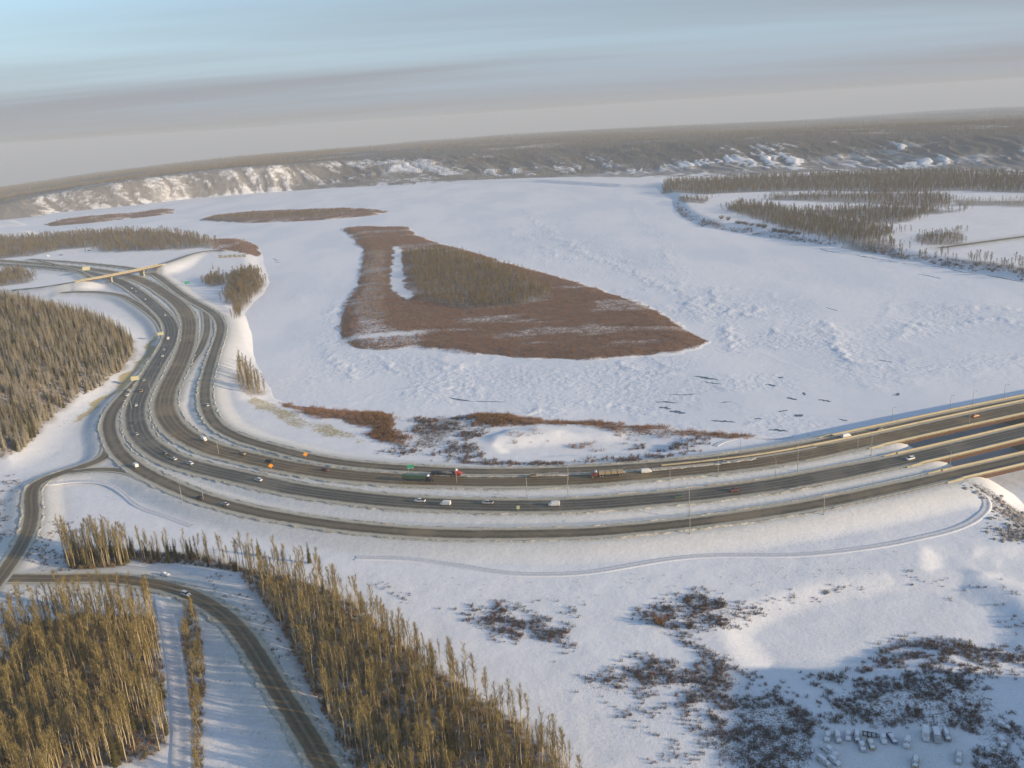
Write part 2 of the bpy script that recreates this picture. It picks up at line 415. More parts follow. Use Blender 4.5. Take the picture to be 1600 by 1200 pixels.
def np_mesh(name, verts, quads, smooth_=True):
    me = bpy.data.meshes.new(name)
    nv, nf = len(verts), len(quads)
    me.vertices.add(nv); me.vertices.foreach_set('co', np.ascontiguousarray(verts, np.float32).ravel())
    k = quads.shape[1]
    me.loops.add(nf * k); me.loops.foreach_set('vertex_index', np.ascontiguousarray(quads, np.int32).ravel())
    me.polygons.add(nf); me.polygons.foreach_set('loop_start', np.arange(0, nf * k, k, dtype=np.int32))
    me.update(calc_edges=True)
    if smooth_: me.polygons.foreach_set('use_smooth', np.ones(nf, bool))
    return me
def grid_quads(n, m):
    a = (np.arange(n - 1)[:, None] * m + np.arange(m - 1)[None]).ravel()
    return np.column_stack([a, a + m, a + m + 1, a + 1])
def set_attr(me, name, arr, typ='FLOAT_COLOR'):
    a = me.attributes.new(name, typ, 'POINT')
    a.data.foreach_set('color' if typ == 'FLOAT_COLOR' else 'value', np.ascontiguousarray(arr, np.float32).ravel())

class NT:
    """small node-tree writer"""
    def __init__(self, name, rough=0.8, spec=0.2):
        self.mat = bpy.data.materials.new(name); self.mat.use_nodes = True
        self.t = self.mat.node_tree; self.n = self.t.nodes; self.l = self.t.links
        self.b = self.n['Principled BSDF']; self.b.inputs['Roughness'].default_value = rough
        self.b.inputs['Specular IOR Level'].default_value = spec
        self._tc = None
    def link(self, v, sock):
        if hasattr(v, 'is_linked') or isinstance(v, bpy.types.NodeSocket): self.l.new(v, sock)
        elif isinstance(v, (tuple, list)): sock.default_value = tuple(v) + ((1.0,) if len(v) == 3 and len(sock.default_value) == 4 else ())
        else: sock.default_value = v
    def pos(self, scale=(1, 1, 1), rot=0.0, kind='Object'):
        if self._tc is None: self._tc = self.n.new('ShaderNodeTexCoord')
        m = self.n.new('ShaderNodeMapping'); m.inputs['Scale'].default_value = scale; m.inputs['Rotation'].default_value = (0, 0, rot)
        self.l.new(self._tc.outputs[kind], m.inputs[0]); return m.outputs[0]
    def noise(self, scale, detail=4, rough=0.55, vec=None, dist=0.0):
        n = self.n.new('ShaderNodeTexNoise'); n.inputs['Scale'].default_value = scale; n.inputs['Detail'].default_value = detail
        n.inputs['Roughness'].default_value = rough; n.inputs['Distortion'].default_value = dist
        self.l.new(vec if vec is not None else self.pos(), n.inputs['Vector']); return n.outputs['Fac']
    def voronoi(self, scale, vec=None, feature='F1', out='Distance'):
        n = self.n.new('ShaderNodeTexVoronoi'); n.feature = feature; n.inputs['Scale'].default_value = scale
        self.l.new(vec if vec is not None else self.pos(), n.inputs['Vector']); return n.outputs[out]
    def math(self, op, a, b=None, c=None):
        n = self.n.new('ShaderNodeMath'); n.operation = op
        for i, v in enumerate((a, b, c)):
            if v is not None: self.link(v, n.inputs[i])
        return n.outputs[0]
    def ramp(self, v, a, b, lo=0.0, hi=1.0):
        n = self.n.new('ShaderNodeMapRange'); n.interpolation_type = 'SMOOTHSTEP'
        for k, x in (('Value', v), ('From Min', a), ('From Max', b), ('To Min', lo), ('To Max', hi)): self.link(x, n.inputs[k])
        return n.outputs[0]
    def mix(self, f, a, b):
        n = self.n.new('ShaderNodeMix'); n.data_type = 'RGBA'
        self.link(f, n.inputs['Factor']); self.link(a, n.inputs['A']); self.link(b, n.inputs['B']); return n.outputs['Result']
    def attr(self, name):
        n = self.n.new('ShaderNodeAttribute'); n.attribute_name = name
        s = self.n.new('ShaderNodeSeparateColor'); self.l.new(n.outputs['Color'], s.inputs[0]); return s.outputs
    def bump(self, h, strength=0.5, dist=0.2, prev=None):
        n = self.n.new('ShaderNodeBump'); n.inputs['Distance'].default_value = dist; self.link(strength, n.inputs['Strength'])
        self.l.new(h, n.inputs['Height'])
        if prev is not None: self.l.new(prev, n.inputs['Normal'])
        return n.outputs[0]
    def done(self, col=None, normal=None, rough=None):
        if col is not None: self.link(col, self.b.inputs['Base Color'])
        if normal is not None: self.l.new(normal, self.b.inputs['Normal'])
        if rough is not None: self.link(rough, self.b.inputs['Roughness'])
        return self.mat

# ------------------------------------------------------------------ ground
PX = lambda *p: at_ground(np.array(p))[:, :2]
ISLE_BARE = at_ground([(615, 386), (626, 386), (629, 400), (630, 425), (634, 446), (644, 463), (640, 470), (626, 466), (614, 455), (609, 430)])[:, :2]
ISLE_WEST = at_ground([(560, 395), (606, 388), (604, 470), (640, 500), (700, 520), (690, 556), (560, 556), (520, 545), (520, 500), (545, 450)])[:, :2]
BRUSH = {   # polygon, strength in (brown, straw, -, dark)
    'bank1': ([(440, 628), (520, 637), (600, 643), (612, 650), (632, 685), (625, 695), (595, 690), (575, 668), (530, 655), (470, 645)], (0.75, 0, 0, 0.25)),
    'bank2': ([(655, 652), (720, 652), (745, 660), (760, 672), (750, 690), (765, 700), (735, 712), (690, 708), (640, 700), (648, 680)], (0.25, 0, 0, 0.58)),
    'bank3': ([(728, 650), (736, 645), (800, 648), (860, 655), (930, 659), (1020, 664), (1100, 674), (1190, 681), (1150, 688), (1080, 684), (1000, 676), (930, 669), (860, 664), (800, 663), (740, 662)], (0.7, 0, 0, 0.35)),
    'bank4': ([(620, 695), (700, 710), (800, 722), (900, 722), (1000, 712), (1080, 700), (1090, 706), (1000, 720), (900, 729), (790, 729), (690, 722), (600, 708)], (0.15, 0.1, 0, 0.42)),
    'bank5': ([(800, 682), (840, 678), (842, 687), (805, 690)], (0.5, 0.1, 0, 0.35)),
    'bank6': ([(880, 695), (920, 694), (918, 702), (870, 702)], (0.4, 0.2, 0, 0.35)),
    'bank7': ([(985, 690), (1040, 690), (1100, 690), (1060, 700), (990, 702)], (0.1, 0.1, 0, 0.45)),
    'slope': ([(380, 610), (430, 628), (480, 650), (540, 670), (600, 694), (560, 695), (500, 683), (440, 660), (400, 640)], (0.0, 0.46, 0, 0.3)),
    'a': ([(720, 962), (780, 948), (830, 955), (890, 985), (905, 1008), (870, 1018), (800, 1002), (745, 985)], (0.15, 0, 0, 0.48)),
    'a2': ([(690, 945), (760, 940), (850, 940), (900, 943), (900, 952), (800, 950), (700, 958)], (0.1, 0.2, 0, 0.35)),
    'a3': ([(590, 905), (612, 906), (640, 930), (630, 945), (605, 935)], (0.1, 0.2, 0, 0.45)),
    'b': ([(1012, 965), (1030, 945), (1090, 928), (1140, 932), (1200, 955), (1140, 975), (1075, 985), (1130, 1030), (1110, 1032), (1050, 990)], (0.3, 0.1, 0, 0.5)),
    'c': ([(940, 1070), (1000, 1035), (1060, 1028), (1120, 1030), (1170, 1050), (1220, 1080), (1265, 1120), (1285, 1142), (1282, 1200), (1282, 1260), (1180, 1260), (1120, 1200), (1095, 1150), (1090, 1110), (1050, 1080), (1000, 1085)], (0.3, 0, 0, 0.50)),
    'c2': ([(890, 1060), (960, 1060), (1010, 1090), (1008, 1150), (985, 1150), (975, 1110), (900, 1100)], (0.3, 0, 0, 0.38)),
    'c3': ([(1040, 1110), (1100, 1110), (1110, 1180), (1100, 1240), (1000, 1240), (990, 1180)], (0.2, 0.1, 0, 0.22)),
    'd': ([(1265, 1068), (1320, 1045), (1400, 1015), (1480, 1002), (1540, 1010), (1620, 1018), (1620, 1055), (1560, 1050), (1535, 1065), (1560, 1100), (1585, 1140), (1600, 1230), (1515, 1230), (1505, 1142), (1400, 1136), (1290, 1138), (1296, 1110)], (0.3, 0.05, 0, 0.46)),
    'e': ([(1160, 948), (1240, 920), (1330, 902), (1440, 888), (1460, 898), (1560, 920), (1600, 945), (1600, 1000), (1570, 990), (1540, 935), (1440, 905), (1340, 915), (1250, 932)], (0.1, 0.1, 0, 0.24)),
    'verge': ([(240, 518), (228, 535), (212, 560), (196, 588), (170, 612), (130, 640), (100, 662), (112, 664), (150, 640), (190, 612), (212, 598), (228, 572), (244, 540)], (0.0, 0.95, 0.2, 0)),
    'verge2': ([(287, 522), (270, 560), (252, 592), (241, 620), (240, 645), (250, 662), (246, 640), (248, 618), (262, 588), (280, 552)], (0.0, 0.85, 0.3, 0)),
    'slopeA': ([(212, 545), (190, 580), (160, 606), (120, 626), (90, 655), (70, 690), (90, 680), (130, 645), (180, 605), (215, 570)], (0.05, 0.28, 0, 0.2)),
    'riprap': ([(1488, 757), (1524, 760), (1570, 778), (1640, 818), (1640, 850), (1560, 850), (1540, 830), (1548, 800), (1540, 782), (1520, 770)], (0.35, 0.25, 0, 0.62)),
    'scrubL': ([(62, 832), (80, 818), (100, 815), (108, 850), (100, 890), (50, 895), (45, 880)], (0.2, 0.1, 0, 0.42)),
    'bendL': ([(-40, 730), (20, 742), (30, 775), (28, 820), (0, 850), (-40, 860)], (0.1, 0.1, 0, 0.22)),
    'nearL': ([(-40, 950), (10, 925), (60, 925), (60, 990), (-40, 1010)], (0.1, 0.15, 0, 0.3)),
    'field': ([(330, 960), (360, 980), (400, 1060), (440, 1140), (480, 1240), (318, 1240), (322, 1100), (322, 1000)], (0.02, 0.16, 0, 0.02)),
    'edgeC': ([(330, 895), (400, 935), (440, 985), (470, 1050), (500, 1110), (540, 1180), (530, 1190), (485, 1110), (450, 1040), (420, 985), (380, 945), (320, 905)], (0.1, 0.1, 0, 0.32)),
    'slope2': ([(640, 905), (900, 908), (1200, 885), (1440, 852), (1400, 895), (1200, 920), (1000, 935), (700, 940)], (0.0, 0.10, 0, 0.06)),
    'rbank': ([(1050, 316), (1060, 318), (1075, 335), (1110, 348), (1200, 362), (1300, 378), (1450, 400), (1640, 430), (1640, 445), (1500, 423), (1400, 405), (1280, 383), (1200, 372), (1100, 356), (1058, 335)], (0.3, 0.12, 0, 0.42)),
    'lbank': ([(330, 374), (380, 374), (402, 384), (408, 398), (400, 402), (370, 394), (330, 388)], (0.75, 0.1, 0, 0.15)),
    'isleB': ([(305, 346), (330, 336), (400, 329), (480, 326), (540, 324), (590, 326), (610, 331), (590, 338), (520, 345), (450, 349), (380, 351)], (0.75, 0, 0, 0.4)),
    'isleC': ([(66, 352), (100, 341), (150, 336), (210, 332), (250, 326), (276, 326), (276, 334), (240, 340), (200, 344), (150, 350), (80, 356)], (0.7, 0, 0, 0.5)),
}
WOODS = {   # base outlines of the stands of trees
    'hill': [(-60, 470), (0, 468), (60, 478), (120, 490), (170, 506), (206, 532), (209, 552), (190, 580), (162, 602), (127, 620), (96, 640), (70, 664), (48, 697), (15, 714), (-60, 722)],
    'aspen': [(40, 985), (70, 968), (120, 962), (180, 962), (242, 966), (248, 1000), (258, 1060), (264, 1120), (262, 1165), (236, 1185), (180, 1200), (120, 1230), (60, 1330), (-80, 1330), (-80, 1050), (0, 1030)],
    'strip': [(286, 950), (304, 953), (316, 1000), (321, 1060), (318, 1120), (315, 1260), (297, 1260), (299, 1150), (296, 1080), (286, 1010)],
    'knoll': [(98, 862), (130, 856), (175, 858), (205, 862), (215, 874), (190, 886), (150, 889), (108, 890)],
    'mid': [(205, 862), (260, 866), (320, 872), (372, 884), (384, 896), (340, 888), (280, 882), (215, 880)],
    'band': [(372, 888), (430, 898), (500, 915), (566, 952), (625, 1004), (690, 1048), (760, 1096), (830, 1142), (880, 1190), (930, 1290), (960, 1360), (600, 1360), (552, 1200), (514, 1130), (484, 1075), (458, 1020), (436, 975), (405, 935), (380, 908)],
    'poplar': [(372, 590), (378, 566), (392, 584), (421, 618), (398, 620), (376, 612)],
    'bank': [(354, 452), (362, 432), (392, 420), (408, 432), (411, 450), (396, 466), (382, 484), (368, 498), (363, 482), (354, 474)],
    'bankS': [(318, 440), (338, 430), (352, 436), (350, 446), (326, 448)],
    'leftfar': [(-120, 384), (0, 374), (60, 370), (120, 366), (200, 361), (260, 362), (310, 371), (335, 378), (330, 387), (280, 390), (230, 392), (180, 394), (152, 392), (150, 386), (90, 391), (50, 400), (0, 405), (-120, 412)],
    'leftlow': [(-60, 430), (0, 424), (30, 422), (56, 430), (44, 442), (0, 448), (-60, 452)],
    'isle': [(640, 398), (690, 388), (720, 396), (770, 410), (820, 430), (862, 452), (866, 462), (810, 478), (750, 484), (700, 478), (662, 466), (645, 440)],
    'isleW': [(574, 392), (604, 392), (602, 430), (600, 470), (608, 490), (570, 500), (556, 470), (568, 430)],
    'isleBw': [(330, 342), (400, 335), (480, 332), (545, 329), (570, 331), (500, 341), (440, 345), (380, 346)],
    'isleCw': [(80, 351), (150, 342), (210, 337), (262, 329), (268, 333), (200, 341), (150, 347)],
    'far1': [(1032, 303), (1100, 304), (1180, 300), (1280, 298), (1400, 300), (1500, 298), (1640, 303), (1640, 274), (1500, 270), (1400, 270), (1250, 275), (1150, 279), (1042, 285)],
    'far2': [(1134, 328), (1150, 318), (1200, 322), (1260, 332), (1300, 340), (1340, 345), (1372, 352), (1392, 362), (1380, 372), (1400, 392), (1460, 404), (1540, 418), (1640, 435), (1640, 428), (1560, 410), (1480, 404), (1420, 402), (1380, 398), (1330, 388), (1300, 374), (1240, 360), (1180, 342)],
    'far3': [(1250, 328), (1330, 326), (1410, 322), (1480, 330), (1500, 326), (1490, 332), (1440, 336), (1430, 344), (1390, 350), (1340, 342), (1290, 336)],
    'far4': [(1490, 322), (1640, 322), (1640, 316), (1490, 312)],
    'far5': [(1422, 376), (1440, 366), (1500, 362), (1510, 372), (1500, 382), (1450, 384)],
    'far6': [(1104, 312), (1120, 306), (1100, 318), (1064, 318), (1060, 308)],
    'far7': [(1100, 345), (1120, 346), (1134, 356), (1110, 354)],
    'far8': [(1380, 302), (1460, 302), (1490, 312), (1480, 324), (1400, 320), (1300, 316), (1200, 312), (1210, 306)],
}
WOODP = {k: at_ground(v)[:, :2] for k, v in WOODS.items()}

def masks(x, y, h):
    """what covers the ground: brown brush, straw grass, road grit, dark scrub; forest floor"""
    M = np.zeros((len(x), 4)); F = np.zeros((len(x), 4))
    wx, wy = warp(x, y)
    patch = fbm(x / 26, y / 26, 3, 301)
    for k, (poly, s) in BRUSH.items():
        P = BRUSHP[k]
        f = smooth(-5.0, 6.0, -poly_sdf(wx, wy, P, 30.0) * (1.0 if k[0] != 'i' else 0.4)) * (0.72 + 0.5 * smooth(0.3, 0.65, patch))
        for c in range(4): M[:, c] = np.maximum(M[:, c], f * s[c])
    di = smooth(-3, 9, -poly_sdf(*warp(x, y, 5.0), ISLE, 40.0))
    ib = smooth(-2, 5, -poly_sdf(*warp(x, y, 6.0, 14), ISLE_BARE, 40.0))
    wst = smooth(0, 40, -poly_sdf(wx, wy, ISLE_WEST, 60.0))
    v = smooth(0.32, 0.66, fbm(x / 70 + y / 200, y / 22, 4, 55))
    M[:, 0] = np.maximum(M[:, 0], di * (1 - 0.8 * ib) * (0.62 + 0.36 * v) * (1 - 0.52 * wst))
    M[:, 3] = np.maximum(M[:, 3], di * wst * 0.55 * v)
    for k, P in WOODP.items():
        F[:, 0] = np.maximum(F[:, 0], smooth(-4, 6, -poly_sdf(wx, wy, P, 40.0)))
    for L, hw in EARTH:
        dist, _z = line_dist(x, y, L, 30.0)
        M[:, 2] = np.maximum(M[:, 2], (1 - smooth(hw - 2.0, hw + 4.0, dist)) * 0.4 + (1 - smooth(hw + 2, hw + 20.0, dist)) * 0.6)
    du = -poly_sdf(x, y, UPLAND, 2000.0)
    az = np.degrees(np.arctan2(x, y))
    up = smooth(-20, 40, du)
    snowface = np.interp(az, [-40, -28, -26.6, -15, -13, -6, 8, 10.5, 13, 19, 21, 24, 40], [0.05, 0.05, 0.46, 0.50, 0.48, 0.55, 0.50, 0.55, 0.75, 0.75, 0.55, 0.65, 0.65]) * (1 - smooth(130, 330, du * np.interp(az, [-40, -13, -9, 40], [1, 1, 0.5, 0.5])))  # extra wood cover on the left bluff also stands in for its shade
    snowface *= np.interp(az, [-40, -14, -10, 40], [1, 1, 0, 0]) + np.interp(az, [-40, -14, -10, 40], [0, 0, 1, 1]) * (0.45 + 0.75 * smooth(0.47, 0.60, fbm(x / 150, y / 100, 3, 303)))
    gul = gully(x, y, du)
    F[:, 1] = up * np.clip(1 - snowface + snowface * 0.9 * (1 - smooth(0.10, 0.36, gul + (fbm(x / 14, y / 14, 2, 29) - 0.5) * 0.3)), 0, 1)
    F[:, 2] = smooth(60, 400, du)
    lot = smooth(-4, 2, -poly_sdf(x, y, LOT, 30.0)); M[:, 3] *= 1 - lot; M[:, 0] *= 1 - lot; M[:, 2] = np.maximum(M[:, 2], lot * 0.3)
    return M, F
BRUSHP = {k: at_ground(p)[:, :2] for k, (p, s) in BRUSH.items()}

# the ground is one sheet to the horizon: rings about the viewpoint's foot, close together near and far apart far off
def polar(r0, r1, az0, az1, nr, na, wide=0):
    e0, e1 = math.atan2(CAM_Z, r0), math.atan2(CAM_Z, r1)
    rr = CAM_Z / np.tan(np.linspace(e0, e1, nr))
    if wide: rr = np.sort(np.concatenate([rr, np.arange(1750, 3300, 10.0)])); nr = len(rr)
    aa = np.radians(np.linspace(az0, az1, na))
    if wide:
        aa = np.concatenate([np.radians(np.linspace(-150, az0, 40, endpoint=False)), aa, np.radians(np.linspace(az1, 150, 41)[1:])])
    A, Rr = np.meshgrid(aa, rr)
    return (Rr * np.sin(A)).ravel(), (Rr * np.cos(A)).ravel(), nr, len(aa)
gx, gy, gn, gm = polar(120, 14000, -40, 40, 640, 800, 1)
gh = height(gx, gy)
gme = np_mesh('ground', np.column_stack([gx, gy, gh]), grid_quads(gn, gm))
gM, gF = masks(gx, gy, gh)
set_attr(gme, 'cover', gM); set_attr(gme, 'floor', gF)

t = NT('snowy_ground', 0.75, 0.15)
c, f = t.attr('cover'), t.attr('floor')
cat_ = t.n.new('ShaderNodeAttribute'); cat_.attribute_name = 'cover'
dark_m = cat_.outputs['Alpha']
n_big, n_mid, n_fine, n_tiny = t.noise(0.012, 4), t.noise(0.09, 5, 0.6), t.noise(0.55, 5, 0.62), t.noise(1.9, 3, 0.6)
snow = t.mix(t.ramp(n_mid, 0.3, 0.7), (0.80, 0.80, 0.82), (0.74, 0.745, 0.77))
specks = t.math('MULTIPLY', t.ramp(n_tiny, 0.56, 0.68), t.ramp(n_big, 0.36, 0.60))
snow = t.mix(t.math('MULTIPLY', specks, 0.55), snow, (0.36, 0.29, 0.20))
grit = t.math('MULTIPLY', c[2], t.ramp(n_fine, 0.2, 0.75, 0.45, 1.0))
snow = t.mix(t.math('MULTIPLY', grit, 0.92), snow, (0.44, 0.42, 0.35))
straw = t.mix(n_fine, (0.40, 0.32, 0.16), (0.55, 0.47, 0.28))
wig = t.math('ADD', t.math('MULTIPLY', n_fine, 0.75), t.math('MULTIPLY', n_mid, 0.25))
def cover(base, amount, colour, soft=0.10):
    thr = t.math('SUBTRACT', 0.83, t.math('MULTIPLY', amount, 0.66))
    return t.mix(t.ramp(wig, t.math('SUBTRACT', thr, soft), t.math('ADD', thr, soft)), base, colour)
def gate(m): return t.ramp(m, 0.02, 0.10)
s1 = t.mix(gate(c[1]), snow, cover(snow, c[1], straw))
brown = t.mix(t.ramp(n_mid, 0.35, 0.65), (0.215, 0.125, 0.078), (0.155, 0.096, 0.066))
brown = t.mix(t.ramp(n_tiny, 0.5, 0.75), brown, (0.33, 0.24, 0.18))
s2 = t.mix(gate(c[0]), s1, cover(s1, c[0], brown, 0.13))
scrub = t.mix(n_tiny, (0.085, 0.072, 0.066), (0.19, 0.16, 0.14))
wig2 = t.math('ADD', t.math('MULTIPLY', n_tiny, 0.62), t.math('MULTIPLY', n_fine, 0.38))
thr2 = t.math('SUBTRACT', 0.78, t.math('MULTIPLY', dark_m, 0.44))
s3 = t.mix(t.math('MULTIPLY', gate(dark_m), t.ramp(wig2, t.math('SUBTRACT', thr2, 0.08), t.math('ADD', thr2, 0.08))), s2, scrub)
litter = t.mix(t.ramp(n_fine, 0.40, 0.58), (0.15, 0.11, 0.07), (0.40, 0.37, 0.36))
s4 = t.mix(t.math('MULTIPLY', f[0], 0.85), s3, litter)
# far uplands: bare woods with openings of snow
farn = t.noise(0.0022, 6, 0.62); farf = t.noise(0.022, 5, 0.7, t.pos((1, 0.45, 1)))
wood = t.mix(farf, (0.070, 0.062, 0.055), (0.150, 0.128, 0.102))
wood = t.mix(t.math('MULTIPLY', t.ramp(farn, 0.53, 0.62), t.ramp(farf, 0.42, 0.6)), wood, (0.52, 0.49, 0.46))
wood = t.mix(t.ramp(farf, 0.60, 0.74, 0, 0.45), wood, (0.45, 0.43, 0.42))
speck = t.noise(0.07, 4, 0.7)
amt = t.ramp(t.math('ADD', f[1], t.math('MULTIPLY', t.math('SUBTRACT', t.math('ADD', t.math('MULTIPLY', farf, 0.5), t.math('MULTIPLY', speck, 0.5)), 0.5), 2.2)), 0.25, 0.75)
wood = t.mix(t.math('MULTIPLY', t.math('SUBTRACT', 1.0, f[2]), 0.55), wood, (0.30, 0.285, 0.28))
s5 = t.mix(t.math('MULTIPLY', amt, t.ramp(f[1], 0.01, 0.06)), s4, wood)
nb = t.bump(t.noise(0.16, 4), 0.22, 0.9)
nb = t.bump(n_fine, 0.45, 0.3, nb)
nb = t.bump(n_tiny, t.math('MULTIPLY', t.math('MAXIMUM', c[0], dark_m), 0.9), 0.9, nb)
ground_mat = t.done(s5, nb)
ground = put('ground', gme, ground_mat)
tag(ground, kind='structure')

# ------------------------------------------------------------------ river ice
ix, iy, inn, im = polar(260, 3600, -48, 48, 520, 760)
rough = smooth(0.46, 0.62, fbm(ix / 170 + 3.1, iy / 170, 4, 61))
ROUGH = [at_z(p, 0) for p in ([(760, 330), (860, 340), (960, 400), (1090, 450), (1200, 480), (1330, 540), (1320, 580), (1200, 560), (1080, 500), (950, 440), (800, 370)],
                              [(1420, 480), (1640, 470), (1640, 530), (1500, 520), (1400, 520)], [(500, 520), (560, 560), (700, 575), (900, 590), (900, 650), (700, 640), (540, 610), (500, 560)],
                              [(900, 580), (1100, 560), (1300, 590), (1280, 660), (1100, 670), (950, 655)])]
rb = np.zeros(len(ix))
for P in ROUGH: rb = np.maximum(rb, smooth(-60, 25, -poly_sdf(ix, iy, P, 120.0)))
rough = np.clip(rough * 0.25 + rb * 0.75 * smooth(0.36, 0.6, fbm(ix / 55, iy / 55, 3, 63)), 0, 1)
ridge = 1 - np.abs(fbm(ix / 60 + 0.2 * iy / 60, iy / 60, 3, 71) - 0.5) * 2
blocks = fbm(ix / 4.2, iy / 4.2, 3, 81)
ih = (fbm(ix / 30, iy / 30, 3, 77) - 0.5) * 0.25 + rough * ((blocks - 0.45).clip(0, 1) * 0.8 + smooth(0.90, 0.99, ridge) * (0.2 + 0.9 * fbm(ix / 7, iy / 7, 2, 83)))
for pts, hgt, wd in (([(820, 328), (860, 362), (905, 392), (1000, 432), (1080, 470), (1130, 510), (1172, 545)], 1.5, 9), ([(1100, 452), (1180, 478), (1260, 500), (1310, 522), (1322, 548)], 1.3, 7), ([(1400, 514), (1480, 516), (1540, 500), (1640, 520)], 1.3, 8),
                     ([(1500, 486), (1560, 482), (1640, 492)], 1.2, 7), ([(522, 470), (514, 510), (514, 545), (530, 575), (560, 596)], 1.1, 6), ([(960, 300), (1000, 340), (1060, 420)], 0.6, 8), ([(700, 330), (790, 360), (850, 420)], 0.6, 8), ([(640, 620), (760, 615), (900, 628), (1020, 640)], 0.7, 8), ([(1330, 560), (1460, 575), (1640, 560)], 0.7, 9)):
    L = spline(np.column_stack([at_z(pts, 0.0), np.zeros(len(pts))]), 12.0)
    L[:, :2] += np.column_stack([np.interp(np.arange(len(L)), np.arange(0, len(L) + 4, 4), rng.normal(size=len(range(0, len(L) + 4, 4))) * 6) for _ in range(2)])
    dl = line_dist(ix, iy, L, 60.0)[0]
    q = np.exp(-(dl / wd) ** 2) * smooth(0.35, 0.6, fbm(ix / 5, iy / 5, 3, 85)) * smooth(0.3, 0.5, fbm(ix / 50, iy / 50, 2, 87))
    ih = ih + 0.55 * hgt * q; rough = np.maximum(rough, np.exp(-(dl / (wd * 2.2)) ** 2) * 0.8)
LEADS = [((1082, 588), (1126, 594), 2.2), ((1100, 596), (1128, 600), 1.0), ((1196, 600), (1214, 603), 1.8), ((1216, 591), (1224, 589), 1.5), ((1045, 616), (1090, 615), 1.0), ((1023, 628), (1060, 630), 1.3), ((1028, 636), (1048, 640), 2.0),
         ((1045, 642), (1072, 646), 2.2), ((1228, 621), (1246, 625), 1.6), ((1255, 613), (1258, 618), 1.2), ((1278, 624), (1300, 627), 2.0), ((1125, 630), (1145, 628), 0.8), ((1240, 650), (1256, 648), 2.4), ((1215, 643), (1232, 641), 1.2),
         ((1110, 657), (1150, 660), 1.6), ((1178, 654), (1192, 655), 0.9), ((1200, 672), (1232, 674), 1.6), ((1260, 680), (1290, 681), 1.4), ((1310, 655), (1326, 657), 1.2), ((1395, 618), (1406, 614), 1.6), ((702, 621), (742, 627), 1.4), ((742, 627), (790, 628), 1.0),
         ((1300, 1000), (1300, 1000), 0), ((1280, 388), (1330, 397), 1.4), ((1335, 398), (1385, 406), 1.6), ((1386, 407), (1440, 414), 1.6), ((1452, 416), (1480, 418), 1.6), ((1482, 419), (1530, 428), 1.8), ((1535, 429), (1600, 441), 1.8), ((1432, 428), (1472, 436), 1.5),
         ((1370, 562), (1395, 566), 0.8), ((1290, 480), (1310, 486), 0.8), ((1045, 500), (1060, 505), 0.8), ((425, 404), (436, 408), 1.8), ((428, 409), (440, 411), 1.2)]
LEADS = [l for l in LEADS if l[2] > 0]
near = np.full(len(ix), 30.0)
for a, b, w in LEADS:
    near = np.minimum(near, line_dist(ix, iy, np.column_stack([at_z([a, b], 0.0), [0, 0]]), 30.0)[0])
ih = ih * smooth(3.0, 12.0, near)
ime = np_mesh('river_ice', np.column_stack([ix, iy, ih]), grid_quads(inn, im))
set_attr(ime, 'rough', np.column_stack([rough, ridge, rough, rough]))
t = NT('river_ice', 0.6, 0.25)
c = t.attr('rough')
nm, nf_, nt = t.noise(0.05, 5), t.noise(0.4, 5, 0.65), t.noise(0.011, 4, 0.55, t.pos((1, 0.35, 1), R(-25)))
ice = t.mix(t.ramp(nt, 0.38, 0.64), (0.80, 0.80, 0.83), (0.69, 0.715, 0.77))
ice = t.mix(t.math('MULTIPLY', c[0], t.ramp(nf_, 0.45, 0.68)), ice, (0.58, 0.63, 0.72))
ice = t.mix(t.math('MULTIPLY', c[0], t.ramp(nf_, 0.52, 0.36, 0, 0.5)), ice, (0.86, 0.86, 0.87))
vor = t.voronoi(0.22, t.pos((1, 1, 1)), 'F1')
nb = t.bump(nm, 0.3, 0.9)
nb = t.bump(t.math('ADD', nf_, t.math('MULTIPLY', vor, 0.8)), t.math('ADD', 0.06, t.math('MULTIPLY', c[0], 0.85)), 0.5, nb)
ice_mat = t.done(ice, nb)
river = put('river_ice', ime, ice_mat)
tag(river, kind='structure')

# open leads in the ice: dark water in narrow curved cracks
t = NT('open_water', 0.12, 0.5)
water_mat = t.done(t.mix(t.noise(0.6), (0.03, 0.045, 0.06), (0.08, 0.10, 0.13)))
mb = MB()
g = random.Random(5)
for a, b, w in LEADS:
    A, B = at_z([a, b], 0.0); A, B = Vector((*A, 0)), Vector((*B, 0))
    n = 9; d = B - A; s = Vector((-d.y, d.x, 0)).normalized(); bow = g.uniform(-0.12, 0.12) * d.length
    L = []
    for i in range(n + 1):
        u = i / n
        c0 = A + d * u + s * (bow * math.sin(math.pi * u) + g.uniform(-0.5, 0.5) * w)
        ww = w * (math.sin(math.pi * u) ** 0.6) * g.uniform(0.5, 1.2) * 0.9 + 0.05
        L.append((c0 - s * ww, c0 + s * ww))
    for i in range(n):
        z = Vector((0, 0, 0.05))
        mb.quad(L[i][0] + z, L[i + 1][0] + z, L[i + 1][1] + z, L[i][1] + z)
lead = put('open_water', mb.mesh('open_water', [water_mat]))
tag(lead, kind='structure')
